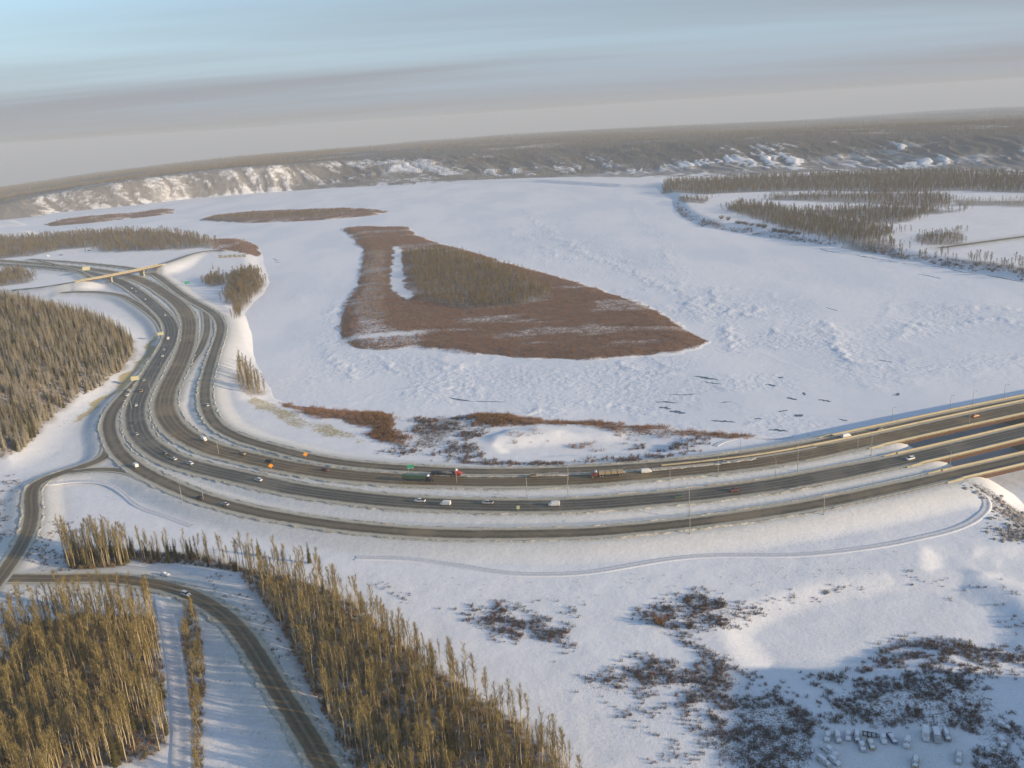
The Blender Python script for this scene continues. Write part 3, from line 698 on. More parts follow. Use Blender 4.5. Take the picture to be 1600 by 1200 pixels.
# ------------------------------------------------------------------ road surfaces
def ribbon(L, hw, lift=0.0, cols=5, wav=0.0, seed=0):
    """strip along a polyline; returns vertices, quads and a UV-like attribute (across -1..1, along in metres)"""
    T = np.gradient(L[:, :2], axis=0); T /= np.linalg.norm(T, axis=1)[:, None]
    N = np.column_stack([-T[:, 1], T[:, 0]])
    s = np.concatenate([[0], np.cumsum(np.linalg.norm(np.diff(L[:, :2], axis=0), axis=1))])
    u = np.linspace(-1, 1, cols)
    hwv = np.broadcast_to(np.asarray(hw, float), (len(L),))
    P = L[:, None, :2] + N[:, None, :] * (u[None, :, None] * hwv[:, None, None])
    Z = np.repeat(L[:, 2:3] + lift, cols, 1) - 0.0 * np.abs(u)[None]
    V = np.concatenate([P, Z[..., None]], -1).reshape(-1, 3)
    A = np.zeros((len(V), 4)); A[:, 0] = np.tile(u * 0.5 + 0.5, len(L)); A[:, 1] = np.repeat(s / 1000, cols); A[:, 3] = 1
    q = grid_quads(len(L), cols)[:, ::-1]
    return V, q, A
def surface(name, L, hw, mat, lift=0.0, cols=5):
    V, q, A = ribbon(L, hw, lift, cols)
    me = np_mesh(name, V, q)
    set_attr(me, 'lane', A)
    return put(name, me, mat)
def road_mat(name, dark, mid, lanes, slush=(0.44, 0.395, 0.30), edge=0.80, wet=0.55):
    t = NT(name, wet, 0.3)
    a = t.attr('lane')
    u = t.math('SUBTRACT', t.math('MULTIPLY', a[0], 2.0), 1.0)
    nf, nl = t.noise(0.9, 4, 0.6), t.noise(0.06, 4, 0.6)
    au = t.math('ABSOLUTE', u)
    # packed snow and grit between the wheel paths, two wheel paths in each lane
    ph = t.math('MULTIPLY', t.math('ADD', a[0], t.math('MULTIPLY', t.math('SUBTRACT', nl, 0.5), 0.03)), lanes * 2 * math.pi * 2)
    wv = t.math('MULTIPLY', t.math('ADD', t.math('COSINE', ph), 1.0), 0.5)
    col = t.mix(t.ramp(wv, 0.1, 0.9), dark, mid)
    col = t.mix(t.ramp(nf, 0.35, 0.75, 0, 0.5), col, tuple(1.5 * k for k in mid))
    col = t.mix(t.ramp(t.noise(0.035, 5, 0.7), 0.46, 0.66, 0, 0.55), col, tuple(1.9 * k for k in mid))
    lane = t.math('ABSOLUTE', t.math('COSINE', t.math('MULTIPLY', a[0], lanes * math.pi)))
    lane2 = t.math('POWER', t.math('SUBTRACT', 1.0, t.math('ABSOLUTE', t.math('SINE', t.math('MULTIPLY', a[0], lanes * math.pi)))), 6.0)
    col = t.mix(t.math('MULTIPLY', lane2, t.ramp(nl, 0.3, 0.7, 0.05, 0.42)), col, slush)
    e = t.math('ADD', au, t.math('MULTIPLY', t.math('SUBTRACT', t.noise(0.25, 5, 0.65), 0.5), 0.30))
    col = t.mix(t.ramp(e, edge - 0.20, edge + 0.02), col, slush)
    col = t.mix(t.ramp(e, edge + 0.06, edge + 0.30), col, (0.50, 0.48, 0.42))
    return t.done(col, t.bump(nf, 0.25, 0.05))
M_brown = road_mat('sanded_asphalt', (0.090, 0.061, 0.028), (0.150, 0.107, 0.053), 3)
M_dark = road_mat('wet_asphalt', (0.050, 0.044, 0.034), (0.112, 0.097, 0.070), 3)
M_one = road_mat('worn_asphalt', (0.075, 0.056, 0.033), (0.150, 0.117, 0.072), 1, edge=0.72)
M_two = road_mat('sanded_lane', (0.085, 0.060, 0.030), (0.135, 0.099, 0.053), 2, edge=0.78)
def nearL(k): return ROADS[k]['L']
NAMES = {'D': ('road', M_one, 0.060), 'C': ('road', M_brown, 0.064), 'B': ('road', M_dark, 0.068), 'A': ('road', M_one, 0.056), 'M': ('road', M_one, 0.048), 'E': ('road', M_one, 0.052),
         'G': ('road', M_two, 0.044), 'N': ('road', M_one, 0.040), 'F': ('road', M_two, 0.036), 'X': ('road', M_one, 0.033), 'Y': ('road', M_two, 0.033)}
for k, (nm, mat, lift) in NAMES.items():
    hwv = np.full(len(nearL(k)), ROADS[k]['hw'] * 1.45)
    if k in END: hwv[END[k] - 6:] = ROADS[k]['hw'] + 1.35
    o = surface(nm, nearL(k), soften(hwv[:, None], 4)[:, 0], mat, lift, 9)
    tag(o, kind='structure')
o = surface('road', OVER, 4.4, M_one, 0.07, 5); tag(o, kind='structure')

# ploughed berms along the verges
t = NT('ploughed_snow', 0.8, 0.15)
nf = t.noise(0.7, 5, 0.65)
berm_mat = t.done(t.mix(t.ramp(nf, 0.35, 0.65), (0.31, 0.28, 0.22), (0.54, 0.52, 0.47)), t.bump(nf, 0.6, 0.25))
def berm(L, off, seed):
    g = np.random.default_rng(seed); n = len(L)
    E = edge_line(L, off)
    s = np.arange(n) * 4.0
    wob = (fbm(s / 9.0, np.full(n, seed * 3.7), 3, seed) - 0.5) * 2.4
    E = edge_line(L, 1.0)[:, :2] - L[:, :2]; base = L[:, :2] + E * (off + np.sign(off) * wob)[:, None]
    hg = 0.08 + 0.52 * smooth(0.35, 0.7, fbm(s / 14.0, np.full(n, 9.1 + seed), 3, seed + 5))
    wd = 0.7 + 0.9 * fbm(s / 11.0, np.full(n, 2.1 + seed), 2, seed + 9)
    P = np.zeros((n, 5, 3))
    for k, (u, z) in enumerate(((-1.0, -0.25), (-0.4, 0.6), (0.05, 1.0), (0.5, 0.55), (1.0, -0.25))):
        P[:, k, :2] = base + E * (u * wd)[:, None]; P[:, k, 2] = L[:, 2] - 0.12 + z * hg - (0.25 if abs(u) == 1 else 0)
    q = grid_quads(n, 5)[:, ::-1]
    o = put('snow_bank', np_mesh('snow_bank', P.reshape(-1, 3), q), berm_mat)
    return tag(o, kind='structure')
def edge_line(L, off):
    T = np.gradient(L[:, :2], axis=0); T /= np.linalg.norm(T, axis=1)[:, None]
    N = np.column_stack([-T[:, 1], T[:, 0]])
    return np.column_stack([L[:, :2] + N * off, L[:, 2]])
def dense(L, step=1.6):
    s = np.concatenate([[0], np.cumsum(np.linalg.norm(np.diff(L[:, :2], axis=0), axis=1))]); q = np.arange(0, s[-1], step)
    return np.column_stack([np.interp(q, s, L[:, i]) for i in range(3)])
for i, (k, sides, a0) in enumerate((('A', (1, -1), 30), ('B', (1, -1), 45), ('C', (1, -1), 45), ('D', (1, -1), 20), ('F', (1, -1), 30), ('G', (1, -1), 12))):
    L = ROADS[k]['L']; L = dense(L[a0:END[k] - 12] if k in END else (L[a0:] if k == 'F' else L[a0:-12]))
    for s_ in sides:
        berm(L, s_ * (ROADS[k]['hw'] * 1.45 + 0.2), 11 + 2 * i + (s_ > 0))

def draped(pts, lift, step=3.0):
    p = at_ground(pts)
    L = soften(spline(p, step), 3)
    L[:, 2] = height(L[:, 0], L[:, 1]) + lift
    return soften(L, 2)
t = NT('trodden_snow', 0.7, 0.2)
nf = t.noise(0.8, 4)
a = t.attr('lane'); au = t.math('ABSOLUTE', t.math('SUBTRACT', t.math('MULTIPLY', a[0], 2.0), 1.0))
pc = t.mix(t.ramp(nf, 0.35, 0.7), (0.52, 0.53, 0.56), (0.66, 0.66, 0.68))
pc = t.mix(t.ramp(au, 0.55, 0.95), pc, (0.80, 0.80, 0.82))
path_mat = t.done(pc, t.bump(nf, 0.3, 0.05))
def bank_path(name, pts, hw, lift=0.16):
    """footpath cleared through the snow: a flat bed between two low ridges"""
    L = draped(pts, lift)
    V, q, A = ribbon(L, hw, 0.0, 7)
    prof = np.array([-0.3, 0.22, 0.0, 0.0, 0.0, 0.22, -0.3])
    V[:, 2] += np.tile(prof, len(L))
    me = np_mesh(name, V, q); set_attr(me, 'lane', A)
    return tag(put(name, me, path_mat), kind='structure')
bank_path('footpath', PATH_I, 2.3)
bank_path('footpath', PATH_J, 2.0)
bank_path('footpath', PATH_K, 1.6)
bank_path('track', TRACK, 3.6, 0.12)

# ------------------------------------------------------------------ bridges
t = NT('sunlit_concrete', 0.85, 0.2)
concrete = t.done(t.mix(t.noise(0.35, 5), (0.36, 0.315, 0.215), (0.48, 0.42, 0.295)), t.bump(t.noise(3.0), 0.2, 0.03))
t = NT('weathered_steel', 0.8, 0.3)
rust = t.done(t.mix(t.noise(0.5, 5), (0.075, 0.040, 0.025), (0.12, 0.065, 0.038)))
t = NT('dark_deck', 0.8, 0.2)
deckm = t.done(t.mix(t.noise(0.5), (0.12, 0.11, 0.10), (0.2, 0.18, 0.16)))
t = NT('galvanised_steel', 0.45, 0.5)
steel = t.done(t.mix(t.noise(4.0), (0.27, 0.26, 0.24), (0.38, 0.37, 0.34)))

def edge_line(L, off):
    T = np.gradient(L[:, :2], axis=0); T /= np.linalg.norm(T, axis=1)[:, None]
    N = np.column_stack([-T[:, 1], T[:, 0]])
    return np.column_stack([L[:, :2] + N * off, L[:, 2]])
def beam_between(La, Lb, z0, z1, mat, name, parent):
    """solid strip between two edge lines, from z0 to z1 below/above the line"""
    mb = MB()
    rings = []
    for a, b in zip(La, Lb):
        rings.append([(a[0], a[1], a[2] + z0), (b[0], b[1], b[2] + z0), (b[0], b[1], b[2] + z1), (a[0], a[1], a[2] + z1)])
    mb.loft(rings)
    return put(name, mb.mesh(name, [mat]), None, parent)
def thin(L, n): return L[np.unique(np.linspace(0, len(L) - 1, n).astype(int))]
def resample(L, n):
    s = np.concatenate([[0], np.cumsum(np.linalg.norm(np.diff(L[:, :2], axis=0), axis=1))])
    q = np.linspace(0, s[-1], n)
    return np.column_stack([np.interp(q, s, L[:, i]) for i in range(3)])
def bridge(name, label, far_line, near_line, piers, zbase, n=28, girders=4, depth=2.3, abut_len=7.0, end_abut=False, medians=()):
    """far_line / near_line: the two edges of the deck, same direction"""
    root = thing(name, label, 'bridge', (0, 0, 0))
    A, B = resample(far_line, n), resample(near_line, n)
    beam_between(A, B, -0.55, -0.03, deckm, 'deck', root)
    W = B[:, :2] - A[:, :2]; Wd = np.linalg.norm(W, axis=1)[:, None]; U = np.column_stack([W / Wd, np.zeros(n)])
    for P, s in ((A, 1), (B, -1)):
        beam_between(P, P + U * 0.42 * s, -0.62, 1.05, concrete, 'parapet', root)
    for k in range(girders):
        f = (k + 0.5) / girders if girders > 2 else (0.06, 0.94)[k]
        f = 0.04 + 0.92 * k / (girders - 1)
        C = A + (B - A) * f
        beam_between(C - U * 0.28, C + U * 0.28, -0.56 - depth, -0.56, rust, 'girder', root)
    for q in piers:
        i = int(q * (n - 1))
        a, b = Vector(A[i]), Vector(B[i]); c = (a + b) / 2; u = (b - a).normalized(); w = (b - a).length
        v = Vector((-u.y, u.x, 0))
        mb = MB()
        zt = c.z - 0.6 - depth
        def ring(hw, ht, z): return [c + u * (-hw) + v * (-ht) - Vector((0, 0, c.z - z)), c + u * hw + v * (-ht) - Vector((0, 0, c.z - z)), c + u * hw + v * ht - Vector((0, 0, c.z - z)), c - u * hw + v * ht - Vector((0, 0, c.z - z))]
        mb.loft([ring(w * 0.36, 1.0, zbase - 3), ring(w * 0.38, 0.9, zt - 1.6), ring(w * 0.49, 1.1, zt - 1.0), ring(w * 0.49, 1.1, zt)])
        put('pier', mb.mesh('pier', [concrete]), None, root)
    for i, j in ((0, 1),) + (((n - 1, n - 2),) if end_abut else ()):
        a, b = Vector(A[i]), Vector(B[i]); fw = (Vector(A[j]) - a); fw.z = 0; fw.normalize()
        u = (b - a).normalized(); mb = MB()
        a0, b0 = a - u * 0.9, b + u * 0.9
        lo, hi = -7.5, -0.64
        mb.loft([[a0 - fw * abut_len + Vector((0, 0, lo)), b0 - fw * abut_len + Vector((0, 0, lo)), b0 + fw * 1.0 + Vector((0, 0, lo)), a0 + fw * 1.0 + Vector((0, 0, lo))],
                 [a0 - fw * abut_len + Vector((0, 0, hi)), b0 - fw * abut_len + Vector((0, 0, hi)), b0 + fw * 1.0 + Vector((0, 0, hi)), a0 + fw * 1.0 + Vector((0, 0, hi))]])
        put('abutment', mb.mesh('abutment', [concrete]), None, root)
        for P, s in ((a, -1), (b, 1)):                       # wing walls stand a little proud of the verge
            mb = MB()
            p0 = P + u * (s * 0.05); q = s * 0.55
            r0 = p0 - fw * (abut_len + 1.5); r1 = p0 + fw * 1.06
            mb.loft([[r0 + Vector((0, 0, -2.0)), r0 + u * q + Vector((0, 0, -2.0)), r0 + u * q + Vector((0, 0, 0.5)), r0 + Vector((0, 0, 0.5))],
                     [r1 + Vector((0, 0, -3.6)), r1 + u * q + Vector((0, 0, -3.6)), r1 + u * q + Vector((0, 0, 1.12)), r1 + Vector((0, 0, 1.12))]])
            put('wing_wall', mb.mesh('wing_wall', [concrete]), None, root)
    return root
LD, LC, LB, LA = (ROADS[k]['L'] for k in 'DCBA')
def start_at(L, i, off, ext=0): return edge_line(L, off)[max(0, i - ext):]
# which side is the near one: the polylines run away to the right, so the left normal points to the far bank
farD = edge_line(LD, ROADS['D']['hw'] + 2.2)[END['D']:]
nearC = edge_line(LC, -(ROADS['C']['hw'] + 1.8))[END['C']:]
bridge('river_bridge', 'concrete highway bridge farthest upstream, carrying two carriageways split by a yellow barrier', farD, nearC, (0.40, 0.75), 0.0, n=36, girders=6, depth=2.2)
bridge('river_bridge', 'middle of the three highway bridges, between the other two over the river', edge_line(LB, ROADS['B']['hw'] + 1.8)[END['B']:], edge_line(LB, -(ROADS['B']['hw'] + 1.8))[END['B']:], (0.36, 0.72), 0.0, girders=4, depth=2.3)
bridge('river_bridge', 'narrow single lane bridge, closest of the three to the snowy footpath', edge_line(LA, ROADS['A']['hw'] + 1.5)[END['A']:], edge_line(LA, -(ROADS['A']['hw'] + 1.5))[END['A']:], (0.42, 0.78), 0.0, girders=3, depth=2.3)
bridge('overpass_bridge', 'slender overpass crossing the highway by the spruce hill', edge_line(OVER, 5.2)[O0:O1 + 1], edge_line(OVER, -5.2)[O0:O1 + 1], (0.34, 0.70), 9.0, n=14, girders=4, depth=1.2, abut_len=4.0, end_abut=True)

# concrete barriers along the carriageways
def barrier(label, line, h=0.95, w=0.30):
    A = line
    T = np.gradient(A[:, :2], axis=0); T /= np.linalg.norm(T, axis=1)[:, None]
    N = np.column_stack([-T[:, 1], T[:, 0], np.zeros(len(A))])
    root = thing('concrete_barrier', label, 'barrier', (0, 0, 0))
    step = max(2, len(A) // 40)
    for i in range(0, len(A) - 1, step):
        seg = A[i:i + step + 1]; ns = N[i:i + step + 1]
        if len(seg) < 2: continue
        seg = seg.copy(); d = seg[-1] - seg[0]; seg[-1] -= d / max(np.linalg.norm(d), 0.01) * 0.06
        mb = MB(); rings = []
        for p, q in zip(seg, ns):
            rings.append([p + q * w, p + q * w * 0.35 + (0, 0, h), p - q * w * 0.35 + (0, 0, h), p - q * w + (0, 0, 0)])
        mb.loft(rings)
        put('barrier_section', mb.mesh('barrier_section', [concrete]), None, root)
    return root
iC0, iC1 = nearest_i(LC, (1040, 738)), nearest_i(LC, (1650, 625))
mid = edge_line(LC, ROADS['C']['hw'] + 1.9)[iC0:iC1]
barrier('long yellowish concrete barrier between the two upper carriageways up to the bridge', mid)

# guard rails with posts
def guard_rail(label, line, group='steel guard rails on the embankments', gap=4.0):
    s = np.concatenate([[0], np.cumsum(np.linalg.norm(np.diff(line[:, :2], axis=0), axis=1))])
    n = max(2, int(s[-1] / gap))
    P = resample(line, n + 1)
    root = thing('guard_rail', label, 'guard rail', tuple(P[0]), 0, group)
    o0 = P[0]
    mb = MB(); rings = []
    T = np.gradient(P[:, :2], axis=0); T /= np.linalg.norm(T, axis=1)[:, None]; N = np.column_stack([-T[:, 1], T[:, 0], np.zeros(len(P))])
    for p, q in zip(P - o0, N):
        rings.append([p + q * 0.06 + (0, 0, 0.48), p + q * 0.13 + (0, 0, 0.56), p + q * 0.06 + (0, 0, 0.64), p + q * 0.13 + (0, 0, 0.72), p + q * 0.06 + (0, 0, 0.80), p + q * 0.02 + (0, 0, 0.80), p + q * 0.02 + (0, 0, 0.48)])
    mb.loft(rings)
    put('rail', mb.mesh('rail', [steel]), None, root)
    mp = MB(); mp.box((-0.11, -0.11, -0.6), (0.11, 0.11, 0.86))
    pm = mp.mesh('post', [steel])
    for p in P: put('post', pm, None, root, tuple(p - o0))
    return root
def rail_on(k, off, a, b, label):
    L = edge_line(ROADS[k]['L'], off); i, j = nearest_i(ROADS[k]['L'], a), nearest_i(ROADS[k]['L'], b)
    l = L[min(i, j):max(i, j) + 1].copy(); l[:, 2] -= 0.05
    return guard_rail(label, l)
rail_on('A', -6.3, (1290, 785), (1472, 745.5), 'steel guard rail on the lowest carriageway before its bridge abutment')
rail_on('A', 6.3, (1150, 807), (1472, 745.5), 'steel guard rail on the far edge of the lowest carriageway')
rail_on('B', -8.2, (1215, 757), (1405, 720), 'steel guard rail on the near edge of the middle carriageway')
rail_on('B', 8.2, (1120, 769), (1405, 720), 'steel guard rail on the far edge of the middle carriageway')
rail_on('C', -8.8, (1240, 713), (1346, 692), 'steel guard rail below the upper carriageway beside its abutment')
rail_on('D', 5.8, (900, 734), (1300, 688), 'long steel guard rail on the river side of the farthest carriageway')
rail_on('D', -5.2, (840, 736), (1042, 725), 'steel guard rail between the two upper carriageways, short of the concrete barrier')
# ------------------------------------------------------------------ trees
def wood_mat(name, a, b, scale=1.5, rough=0.9):
    t = NT(name, rough, 0.1)
    oi = t.n.new('ShaderNodeObjectInfo')
    f = t.math('ADD', t.math('MULTIPLY', t.noise(scale, 2), 0.6), t.math('MULTIPLY', oi.outputs['Random'], 0.5))
    return t.done(t.mix(f, a, b))
M_bark = wood_mat('pale_bark', (0.28, 0.225, 0.13), (0.50, 0.41, 0.255), 2.0)
M_twig = wood_mat('golden_twigs', (0.155, 0.115, 0.042), (0.315, 0.245, 0.098), 0.7)
M_twig2 = wood_mat('grey_twigs', (0.17, 0.135, 0.075), (0.27, 0.22, 0.135), 0.7)
M_twig3 = wood_mat('brown_twigs', (0.12, 0.094, 0.056), (0.205, 0.165, 0.10), 0.7)
M_barkd = wood_mat('dark_bark', (0.09, 0.065, 0.045), (0.15, 0.11, 0.08), 2.0)
M_need = wood_mat('spruce_needles', (0.052, 0.048, 0.019), (0.135, 0.112, 0.044), 0.8)
def frosted(name, a, b, amount):
    t = NT(name, 0.9, 0.1)
    g = t.n.new('ShaderNodeNewGeometry'); s = t.n.new('ShaderNodeSeparateXYZ'); t.l.new(g.outputs['Normal'], s.inputs[0])
    oi = t.n.new('ShaderNodeObjectInfo')
    f = t.math('ADD', t.math('MULTIPLY', t.noise(0.8, 2), 0.6), t.math('MULTIPLY', oi.outputs['Random'], 0.5))
    fr = t.ramp(t.math('ADD', t.math('ABSOLUTE', s.outputs['Z']), t.math('MULTIPLY', t.noise(1.3, 3), 0.7)), 0.75, 1.25, 0, amount)
    return t.done(t.mix(fr, t.mix(f, a, b), (0.62, 0.60, 0.58)))
M_needf = frosted('frosted_needles', (0.155, 0.125, 0.050), (0.32, 0.262, 0.125), 0.42)
M_twigf = frosted('frosted_twigs', (0.19, 0.145, 0.07), (0.33, 0.26, 0.14), 0.25)
M_brownb = wood_mat('brown_stems', (0.19, 0.105, 0.062), (0.30, 0.18, 0.11), 0.5)
M_redb = wood_mat('red_stems', (0.14, 0.068, 0.045), (0.24, 0.13, 0.085), 0.5)
M_darkb = frosted('dark_stems', (0.070, 0.055, 0.046), (0.14, 0.11, 0.09), 0.55)
M_orange = wood_mat('orange_stems', (0.17, 0.095, 0.045), (0.25, 0.15, 0.075), 0.5)

def tri_mesh(name, T, mats, mi=None):
    T = np.asarray(T, np.float32).reshape(-1, 3)
    me = np_mesh(name, T, np.arange(len(T)).reshape(-1, 3), False)
    for m in mats: me.materials.append(m)
    return me
def blades(base, dirs, lens, wid, g):
    """thin triangles from base along dirs"""
    n = len(base)
    d = dirs / np.linalg.norm(dirs, axis=1)[:, None]
    s = np.cross(d, g.normal(size=(n, 3))); s /= np.linalg.norm(s, axis=1)[:, None] + 1e-9
    w = np.asarray(wid).reshape(-1, 1)
    return np.stack([base - s * w, base + s * w, base + d * np.asarray(lens).reshape(-1, 1)], 1)
def make_aspen(i, h=14.0, bark=None, twig=None, limbs=18, twigs=15, spread=0.85, start=0.40, tw=0.030, tl=0.085):
    g = np.random.default_rng(100 + i); r = random.Random(100 + i)
    mb = MB()
    bend = [(0, 0, -0.6)] + [(r.uniform(-.12, .12) * k, r.uniform(-.12, .12) * k, h * k / 5) for k in range(1, 6)]
    rad = [0.15, 0.13, 0.11, 0.085, 0.055, 0.02]
    mb.tube(bend, [q * h / 14 for q in rad], 6)
    tm = mb.mesh('aspen_trunk', [bark or M_bark], True)
    B = np.array(bend); T = []
    for k in range(limbs):
        u = start + (0.99 - start) * (k + r.random()) / limbs
        z = u * h; p = np.array([np.interp(z, B[:, 2], B[:, 0]), np.interp(z, B[:, 2], B[:, 1]), z])
        a = r.uniform(0, 2 * math.pi); up = r.uniform(1.1, 3.2)
        ln = h * (0.16 * math.sin(math.pi * min(1, (u - start) / (1 - start) * 0.72 + 0.26)) + 0.03) * r.uniform(0.7, 1.2) * spread
        d = np.array([math.cos(a), math.sin(a), up]); d /= np.linalg.norm(d)
        T.append(blades(p[None], d[None], [ln], [0.05 * h / 14], g)); T.append(blades(p[None], d[None], [ln], [0.05 * h / 14], g))
        q = g.random(twigs) ** 0.7
        bs = p + d * (q * ln)[:, None]
        dd = d * 0.9 + g.normal(size=(twigs, 3)) * 0.6 + np.array([0, 0, 0.5])
        T.append(blades(bs, dd, h * tl * (0.5 + g.random(twigs)), np.full(twigs, tw * h / 14), g))
    # fine top growth
    n = limbs * 4
    zt = h * (start + (1 - start) * g.random(n)); 
    bs = np.column_stack([np.interp(zt, B[:, 2], B[:, 0]), np.interp(zt, B[:, 2], B[:, 1]), zt])
    T.append(blades(bs, np.column_stack([g.normal(size=n), g.normal(size=n), 0.4 + g.random(n)]), h * tl * 0.7 * (0.4 + g.random(n)), np.full(n, tw * h / 14), g))
    return tm, tri_mesh('aspen_crown', np.concatenate(T), [twig or M_twig])
def make_spruce(i, h=13.0, mat=None, wide=1.0, tiers=26):
    g = np.random.default_rng(200 + i); r = random.Random(200 + i)
    mb = MB(); mb.tube([(0, 0, -0.6), (0, 0, h * 0.5), (0, 0, h * 0.97)], [0.17 * h / 13, 0.11 * h / 13, 0.02], 5)
    tm = mb.mesh('spruce_trunk', [M_barkd], True)
    T = []
    for k in range(tiers):
        u = 0.07 + 0.91 * (k / (tiers - 1)) ** 0.95
        z = u * h; R0 = h * 0.125 * wide * (1.02 - u) ** 0.8 * r.uniform(0.75, 1.15) + 0.12
        nb = max(4, int(10 * (1.1 - u)))
        for j in range(nb):
            a = 2 * math.pi * (j + r.random()) / nb; ln = R0 * r.uniform(0.65, 1.2)
            dr = np.array([math.cos(a), math.sin(a), 0]); sd_ = np.array([-math.sin(a), math.cos(a), 0])
            dz = -0.38 + 0.6 * u + r.uniform(-.15, .15)
            p0 = np.array([0, 0, z + 0.12]); p2 = np.array([0, 0, z]) + dr * ln + np.array([0, 0, dz * ln])
            pm = (p0 + p2) / 2 + np.array([0, 0, 0.06 * ln])
            w = ln * 0.34
            T += [[p0, pm - sd_ * w - (0, 0, 0.14 * ln), p2], [p0, p2, pm + sd_ * w - (0, 0, 0.14 * ln)]]
            for q in range(3):
                b = p0 + (p2 - p0) * r.uniform(0.35, 0.95); e = b + dr * ln * r.uniform(.1, .3) + sd_ * ln * r.uniform(-.45, .45) - np.array([0, 0, ln * r.uniform(0.1, 0.4)])
                T.append([b, b + sd_ * 0.12 * ln + dr * 0.1 * ln, e])
    T.append([[-.09, 0, h * .9], [.09, 0, h * .9], [0, 0, h * 1.02]]); T.append([[0, -.09, h * .9], [0, .09, h * .9], [0, 0, h * 1.02]])
    return tm, tri_mesh('spruce_crown', np.array(T), [mat or M_need])
def make_shrub(i, h, w, n, mat, thick=0.03):
    g = np.random.default_rng(300 + i)
    a, q = g.random(n) * 2 * math.pi, np.sqrt(g.random(n))
    lean = q * w / h
    base = np.column_stack([np.cos(a) * q * w * 0.25, np.sin(a) * q * w * 0.25, np.full(n, -0.15)])
    d = np.column_stack([np.cos(a) * lean, np.sin(a) * lean, np.ones(n)])
    T = [blades(base, d, h * (0.6 + 0.5 * g.random(n)) * np.sqrt(1 - 0.4 * q ** 2), np.full(n, thick * h), g)]
    m = n * 3; k = g.integers(0, n, m); dn = d / np.linalg.norm(d, axis=1)[:, None]
    bs = base[k] + dn[k] * (h * (0.25 + 0.5 * g.random(m)))[:, None]
    T.append(blades(bs, dn[k] + g.normal(size=(m, 3)) * 0.5, h * 0.3 * (0.5 + g.random(m)), np.full(m, thick * 0.8 * h), g))
    return tri_mesh('shrub', np.concatenate(T), [mat])

ASPEN = [make_aspen(i, 21.0, limbs=22 + 3 * (i % 3), twigs=18, spread=(0.6, 0.85, 0.7, 0.95, 0.65, 1.1, 0.75, 0.9)[i], start=(0.5, 0.42, 0.55, 0.35, 0.48, 0.4, 0.6, 0.3)[i], tw=0.018, tl=0.06) for i in range(8)]
ASPENG = [make_aspen(20 + i, 10.5, M_barkd, (M_twig3, M_twig3, M_twig2, M_twig)[i], limbs=26, twigs=20, spread=(2.0, 1.5, 1.8, 2.2)[i], start=0.1, tw=0.06) for i in range(4)]
ISLEA = [make_aspen(25 + i, 9.0, M_barkd, [M_twig, M_twig3, M_twig][i], limbs=20, twigs=20, spread=1.5, start=0.12, tw=0.06) for i in range(3)]
ASPENF = [make_aspen(30 + i, 11.0, M_bark, M_twigf, spread=1.15, start=0.2) for i in range(3)]
POPLAR = [make_aspen(40 + i, 15.0, M_bark, M_twig2, limbs=24, spread=0.75, start=0.22) for i in range(3)]
LOWA = [make_aspen(50 + i, 8.0, M_bark, M_twig, limbs=18, spread=1.2, start=0.18, tw=0.06) for i in range(3)]
SPRUCE = [make_spruce(i, 13.0) for i in range(4)]
SPRUCEF = [make_spruce(10 + i, 12.0, M_needf, 1.05) for i in range(4)]
FARSP = [make_spruce(20 + i, 13.0, M_need, 1.1, 12) for i in range(3)]

n_tree = {}
def plant(kind, variants, p, s, label, cat, group, g):
    """one tree of its own: an Empty with its trunk and crown"""
    tm, cm = variants[g.integers(len(variants))]
    root = thing(kind, label, cat, (p[0], p[1], p[2] - 0.1), g.random() * 6.28, group)
    root.scale = (s * g.uniform(0.9, 1.15), s * g.uniform(0.9, 1.15), s)
    put('trunk', tm, None, root); put('crown', cm, None, root)
    n_tree[kind] = n_tree.get(kind, 0) + 1
    return root
def source_collection(name, variants):
    c = bpy.data.collections.new(name)
    for i, v in enumerate(variants):
        if isinstance(v, tuple):
            me = v[0].copy(); bm = bmesh.new(); bm.from_mesh(v[0]); n0 = len(bm.faces); bm.from_mesh(v[1]); 
            bm.to_mesh(me); bm.free()
            me.materials.clear(); me.materials.append(v[0].materials[0]); me.materials.append(v[1].materials[0])
            me.polygons.foreach_set('material_index', [0 if k < n0 else 1 for k in range(len(me.polygons))])
        else: me = v
        o = bpy.data.objects.new('%s_source' % name, me); c.objects.link(o)
    return c
SRC = {}
